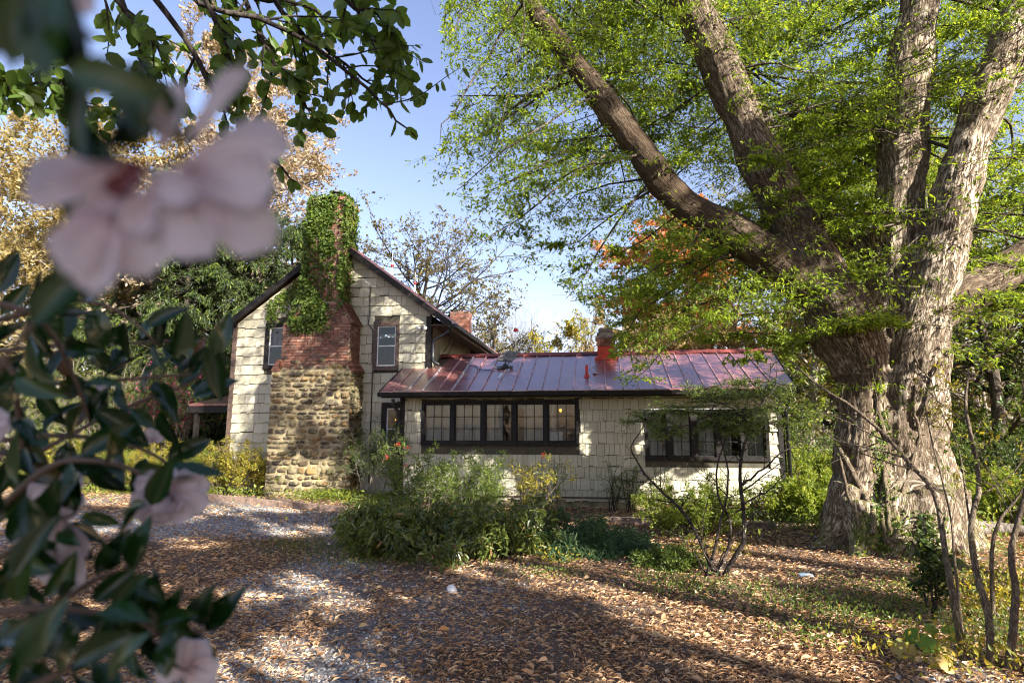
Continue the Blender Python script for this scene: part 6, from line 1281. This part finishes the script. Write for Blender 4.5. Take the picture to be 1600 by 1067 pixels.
for k, (px, d0, d1) in enumerate(CB):
    P = np.array([PD(x_, y_, d0+(d1-d0)*i/(len(px)-1)) for i, (x_, y_) in enumerate(px)]); Ps, rs = smoothpath(P, np.linspace(.0026, .0011, len(P))*(1 if k < 12 else .5), 22); stems_.tube(Ps, rs, 7)
    J = np.array([-1.35, .3+.02*k, 1.0+.05*k]); Q_, q_ = smoothpath(np.array([root+[0, 0, -.05], J*[1, 1, .5], J, (J+Ps[0])/2+[0, 0, .03], Ps[0]]), [.02, .017, .012, .006, .0026], 14); stems_.tube(Q_, q_, 7)
    if k >= 12: continue
    T = nrm(np.gradient(Ps, axis=0)); sgn = 1
    L_ = np.linalg.norm(Ps[-1]-Ps[0]); s = .05
    while s < 1.0:
        i = int(s*21); p = Ps[i]; sx, sy = proj(p); 
        ang = math.degrees(math.atan2(-(proj(p+T[i]*.01)[1]-sy), proj(p+T[i]*.01)[0]-sx)) + sgn*rg.normal(52, 16)
        dz = rg.normal(0, .45); d_ = scr(ang)+_f*dz; n_ = _u*rg.uniform(-.2, .8)-_f*rg.uniform(.3, 1.2)+_r*rg.normal(0, .6)
        LL = rg.uniform(.027, .039)*(.78 if d0 < .35 else 1)
        q = p+d_*.004; ex, ey = proj(q+nrm(d_)*LL)
        if ex < 365 and not (ey < 470 and ex > 60): put_leaf(q, d_, n_, LL, cam_b)
        sgn = -sgn; s += .02/ max(L_, .2)*rg.uniform(.8, 1.25)*(.5 if d0 < .35 else .85)
    put_leaf(Ps[-1], scr(rg.uniform(50, 130)), _u*.4-_f, .03, cam_b)
stems_.build('stem', M['camstem'], cam_b, True)
# hand placed leaves: px,py of the base, angle, length px, distance, normal tilt
for (x_, y_, a_, Lp, d_, tl) in ((230, 790, 195, 70, .34, .9), (235, 790, 65, 85, .34, -.4), (245, 745, 12, 95, .36, .8), (285, 740, -20, 60, .4, .7), (330, 540, -85, 90, .46, -.9), (335, 555, 70, 70, .46, -.8), (270, 560, 75, 80, .45, -.6), (220, 790, 235, 70, .34, .3), (300, 620, 30, 70, .5, .6), (250, 640, -70, 70, .44, .5),
                             (255, 960, -70, 100, .30, .9), (290, 965, -95, 60, .30, .9), (250, 1010, -30, 90, .28, .9), (110, 1040, 25, 130, .25, 1.), (30, 1040, 60, 110, .24, .8), (20, 900, 60, 110, .26, .6), (60, 860, 100, 90, .28, .4), (150, 960, 10, 100, .27, 1.), (0, 1000, 20, 110, .25, .9), (-10, 820, 70, 130, .26, -.5),
                             (52, 508, 50, 150, .17, -.5), (105, 440, 100, 70, .16, -.4), (130, 470, 40, 90, .3, .5), (200, 900, -30, 70, .3, .9), (170, 1060, 60, 90, .24, .9), (260, 1060, 100, 80, .26, .9), (90, 600, 120, 100, .36, -.6), (150, 640, -40, 100, .4, .7)):
    p = PD(x_, y_, d_); put_leaf(p, scr(a_)+_f*rg.normal(0, .2), _u*tl-_f*rg.uniform(.3, .9)+_r*rg.normal(0, .3), Lp*d_/FPX, cam_b)
# very near soft leaves at the top left
for (x_, y_, a_, Lp, d_, wd) in ((60, -50, -68, 190, .105, 1), (100, 110, -8, 130, .10, 1), (75, 130, 95, 190, .10, 1.2), (245, 120, -75, 100, .115, .8), (250, 190, 200, 90, .115, .9), (120, 240, -95, 110, .13, .8), (175, 200, 30, 110, .12, 1), (50, 505, 50, 120, .16, .8), (125, 105, -90, 130, .11, .9), (30, -20, -100, 120, .10, 1.)):
    put_leaf(PD(x_, y_, d_), scr(a_)+_f*.1, -_f+_u*rg.normal(.1, .4), Lp*d_/FPX*1.1, cam_b)
# ---- blossoms
def petal(c, a_, L, W, parent, cup=.25, tilt=.0, notch=.1, dn=None, dr=None, red=.5):
    """c base point; a_ direction in the view; returns petal"""
    d_ = nrm(scr(a_)+_f*tilt) if dr is None else nrm(dr); n_ = -_f if dn is None else np.asarray(dn); n_ = nrm(n_-(n_@d_)*d_+1e-6); b_ = np.cross(n_, d_)
    nu, nv = 8, 7; V = []; rr = []
    wv = rg.normal(0, .03, 4)
    for i in range(nu):
        u_ = i/(nu-1); w_ = W*(.22+.78*math.sin(min(1., u_*1.15)*math.pi*.5)**.9)*(math.sqrt(max(0, 1-max(0, (u_-.62)/.38)**2.2))*.88+.12*(u_ < .97))
        for j in range(nv):
            v_ = j/(nv-1)*2-1; uu = u_ - notch*(1-abs(v_))**2*(u_ > .9)*.9
            h = cup*(v_**2)*.55*W + cup*L*(-.55*(uu-.4)**2) + .05*L*math.sin(uu*6+v_*3+wv[0]*40) + wv[1]*L*v_*u_ + .03*L*math.sin(v_*9+wv[2]*60)*u_
            V.append(c+d_*(uu*L)+b_*(v_*w_/2)+n_*h); rr.append(min(1, red+u_*.9+.1*abs(v_)))
    Q = [(i*nv+j, i*nv+j+1, (i+1)*nv+j+1, (i+1)*nv+j) for i in range(nu-1) for j in range(nv-1)]
    return link('petal', npmesh('petal', np.array(V), np.array(Q), np.array(rr), True), M['petal'], parent)
def flower(label, x_, y_, d_, S, petals, cal=True):
    c = PD(x_, y_, d_); s_ = d_/FPX; t_ = thing('camellia_flower', label, 'flower', c, 'pale pink camellia flowers')
    for (dx, dy, a_, L, W, cup, tilt, red) in petals: petal(c+(_r*dx-_u*dy)*s_+_f*rg.normal(0, .02*S*s_*1), a_, L*s_, W*s_, t_, cup, tilt, red=red)
    if cal: MB().lathe(c+_f*.0, [(.0003, 0), (.05*S*s_, .02*S*s_), (.06*S*s_, .08*S*s_), (.01*S*s_, .14*S*s_)], 10, -_f).build('calyx', M['calyx'], t_, True)
    return t_
# the huge soft blossom; offsets from its heart at (235,290)
flower('huge out of focus pale pink camellia blossom at the upper left', 235, 270, .115, 130, [
    (-20, -10, 192, 190, 84, .3, .1, .12), (-40, 20, 172, 120, 50, .3, .2, .3), (-60, 50, 236, 130, 92, .3, .0, .2), (-50, 70, 262, 130, 84, .35, -.2, .45), (-10, 50, 278, 120, 100, .3, -.2, .4),
    (-30, 20, 240, 150, 150, .2, .3, .35), (40, 10, -25, 150, 130, .2, .3, .4), (30, 30, 305, 130, 92, .35, -.1, .5), (50, 0, -8, 160, 96, .3, -.1, .5), (70, -20, 14, 150, 82, .3, .1, .5), (80, 20, -42, 150, 92, .3, .0, .5), (60, -50, 52, 150, 44, .35, .0, .55), (20, -40, 78, 110, 56, .35, .1, .5),
    (0, 10, -20, 110, 60, .5, -.35, .5), (-10, 10, 215, 90, 66, .5, -.3, .0), (10, 30, -100, 80, 60, .5, -.3, .3)])
for (dx, dy, a_, L_, W_, mt_) in ((-10, -60, 100, 110, 80, 'camleaf'), (-50, -20, 150, 90, 60, 'camleaf'), (-40, 0, 250, 42, 40, 'calyx'), (-5, -10, 200, 40, 36, 'calyx')):
    q_ = petal(PD(235+dx, 270+dy, .112), a_, L_*.112/FPX, W_*.112/FPX, cam_b, .3, 0); q_.name = 'sepal'; q_.data.materials.clear(); q_.data.materials.append(M[mt_])
flower('half open pale pink camellia flower with many petals hanging above the gravel', 265, 770, .36, 60, [
    (0, 0, 200, 62, 44, .4, .0, .45), (0, -5, 175, 60, 40, .4, .2, .5), (0, 5, 225, 55, 40, .4, -.2, .5), (0, 5, 250, 48, 38, .4, -.3, .6), (0, 0, -90, 46, 36, .5, -.4, .6), (0, 0, -65, 48, 38, .5, -.3, .6), (0, 0, -40, 58, 40, .4, -.2, .55), (0, -2, -18, 66, 42, .4, .0, .5), (0, -5, 5, 60, 40, .4, .2, .5),
    (-5, -5, 150, 42, 36, .4, .2, .55), (5, -5, 35, 42, 36, .4, .2, .55), (0, 0, -80, 34, 30, .7, -.6, .6), (0, 0, -110, 34, 30, .7, -.6, .6), (0, -8, 90, 34, 40, .5, .1, .5), (8, 0, -50, 34, 28, .7, -.6, .65)])
flower('pale pink camellia flower hanging behind dark leaves at the left, higher of two', 100, 765, .36, 45, [(0, 0, 190, 55, 44, .4, 0, .45), (0, 0, 235, 50, 46, .4, -.1, .45), (5, 0, -80, 50, 44, .4, -.1, .4), (0, -5, 30, 36, 40, .4, 0, .5), (0, 0, -30, 40, 40, .4, 0, .5)], False)
flower('pale pink camellia flower hanging lower at the left, seen from behind', 105, 815, .33, 45, [(0, 0, -115, 70, 56, .4, 0, .45), (5, 5, -85, 105, 60, .4, 0, .5), (0, 0, -60, 62, 54, .4, 0, .5), (-10, 0, -150, 55, 50, .4, .1, .5), (0, 60, 210, 60, 44, .3, .1, .3)], False)
flower('camellia flower cut by the left edge', -12, 660, .3, 45, [(0, 0, -20, 32, 36, .4, 0, .5), (0, 0, 30, 30, 36, .4, 0, .5), (0, 0, -70, 34, 36, .4, 0, .5)], False)
flower('camellia flower at the bottom edge among glossy leaves', 300, 1040, .28, 50, [(0, 0, 60, 48, 46, .4, 0, .5), (0, 0, 10, 46, 44, .4, 0, .5), (0, 0, 110, 46, 44, .4, .1, .4), (0, 0, -50, 50, 50, .4, 0, .5), (-10, 10, 170, 50, 44, .4, 0, .5)], False)
flower('camellia petal tip at the top edge above the dark leaf', 130, -8, .12, 40, [(0, 0, -60, 34, 34, .4, 0, .5), (0, 0, -120, 30, 32, .4, 0, .5)], False)
flower('small half hidden camellia blossom above the open flower', 240, 690, .5, 30, [(0, 0, 100, 22, 20, .5, 0, .5), (0, 0, 40, 22, 20, .5, 0, .5), (0, 0, 160, 22, 20, .5, 0, .5)], False)
flower('small blossom peeping between leaves near the magenta shrub', 150, 598, .5, 30, [(0, 0, 190, 24, 18, .5, 0, .5), (0, 0, -20, 24, 20, .5, 0, .5)], False)
uh = nrm(np.array([-SUN[1], SUN[0]])); sh = nrm(np.array([SUN[0], SUN[1]]))
names = ['nearest the camera on its left hand', 'second in the row behind the camera', 'third in the row behind the camera', 'fourth in the row to the right of the camera', 'fifth in the row at far right', 'last in the row at far right']
for k, (u_, t_, h) in enumerate(((.2, 6.5, 12), (3.2, 8.5, 14), (6.2, 7.0, 15), (8.6, 10.5, 16.5), (14.8, 9, 14), (9.3, 6.2, 15), (4.8, 13.5, 17))):  # last tree of the far right row added to shade the left limbs
    p = uh*u_+sh*t_
    tree('shading_tree', 'tree shading the clearing, ' + (names+['front of the second row', 'middle of the second row', 'end of the second row'])[k], (float(p[0]), float(p[1])), h, .24, 500+k, M['lf_mid'], M['bark2'], 'trees shading the clearing from the right', m1=36, m2=8, m3=5, ml=15, ls=.24, asp=.62, t0=.12, lf1=.34, kill=kill, a1=68)
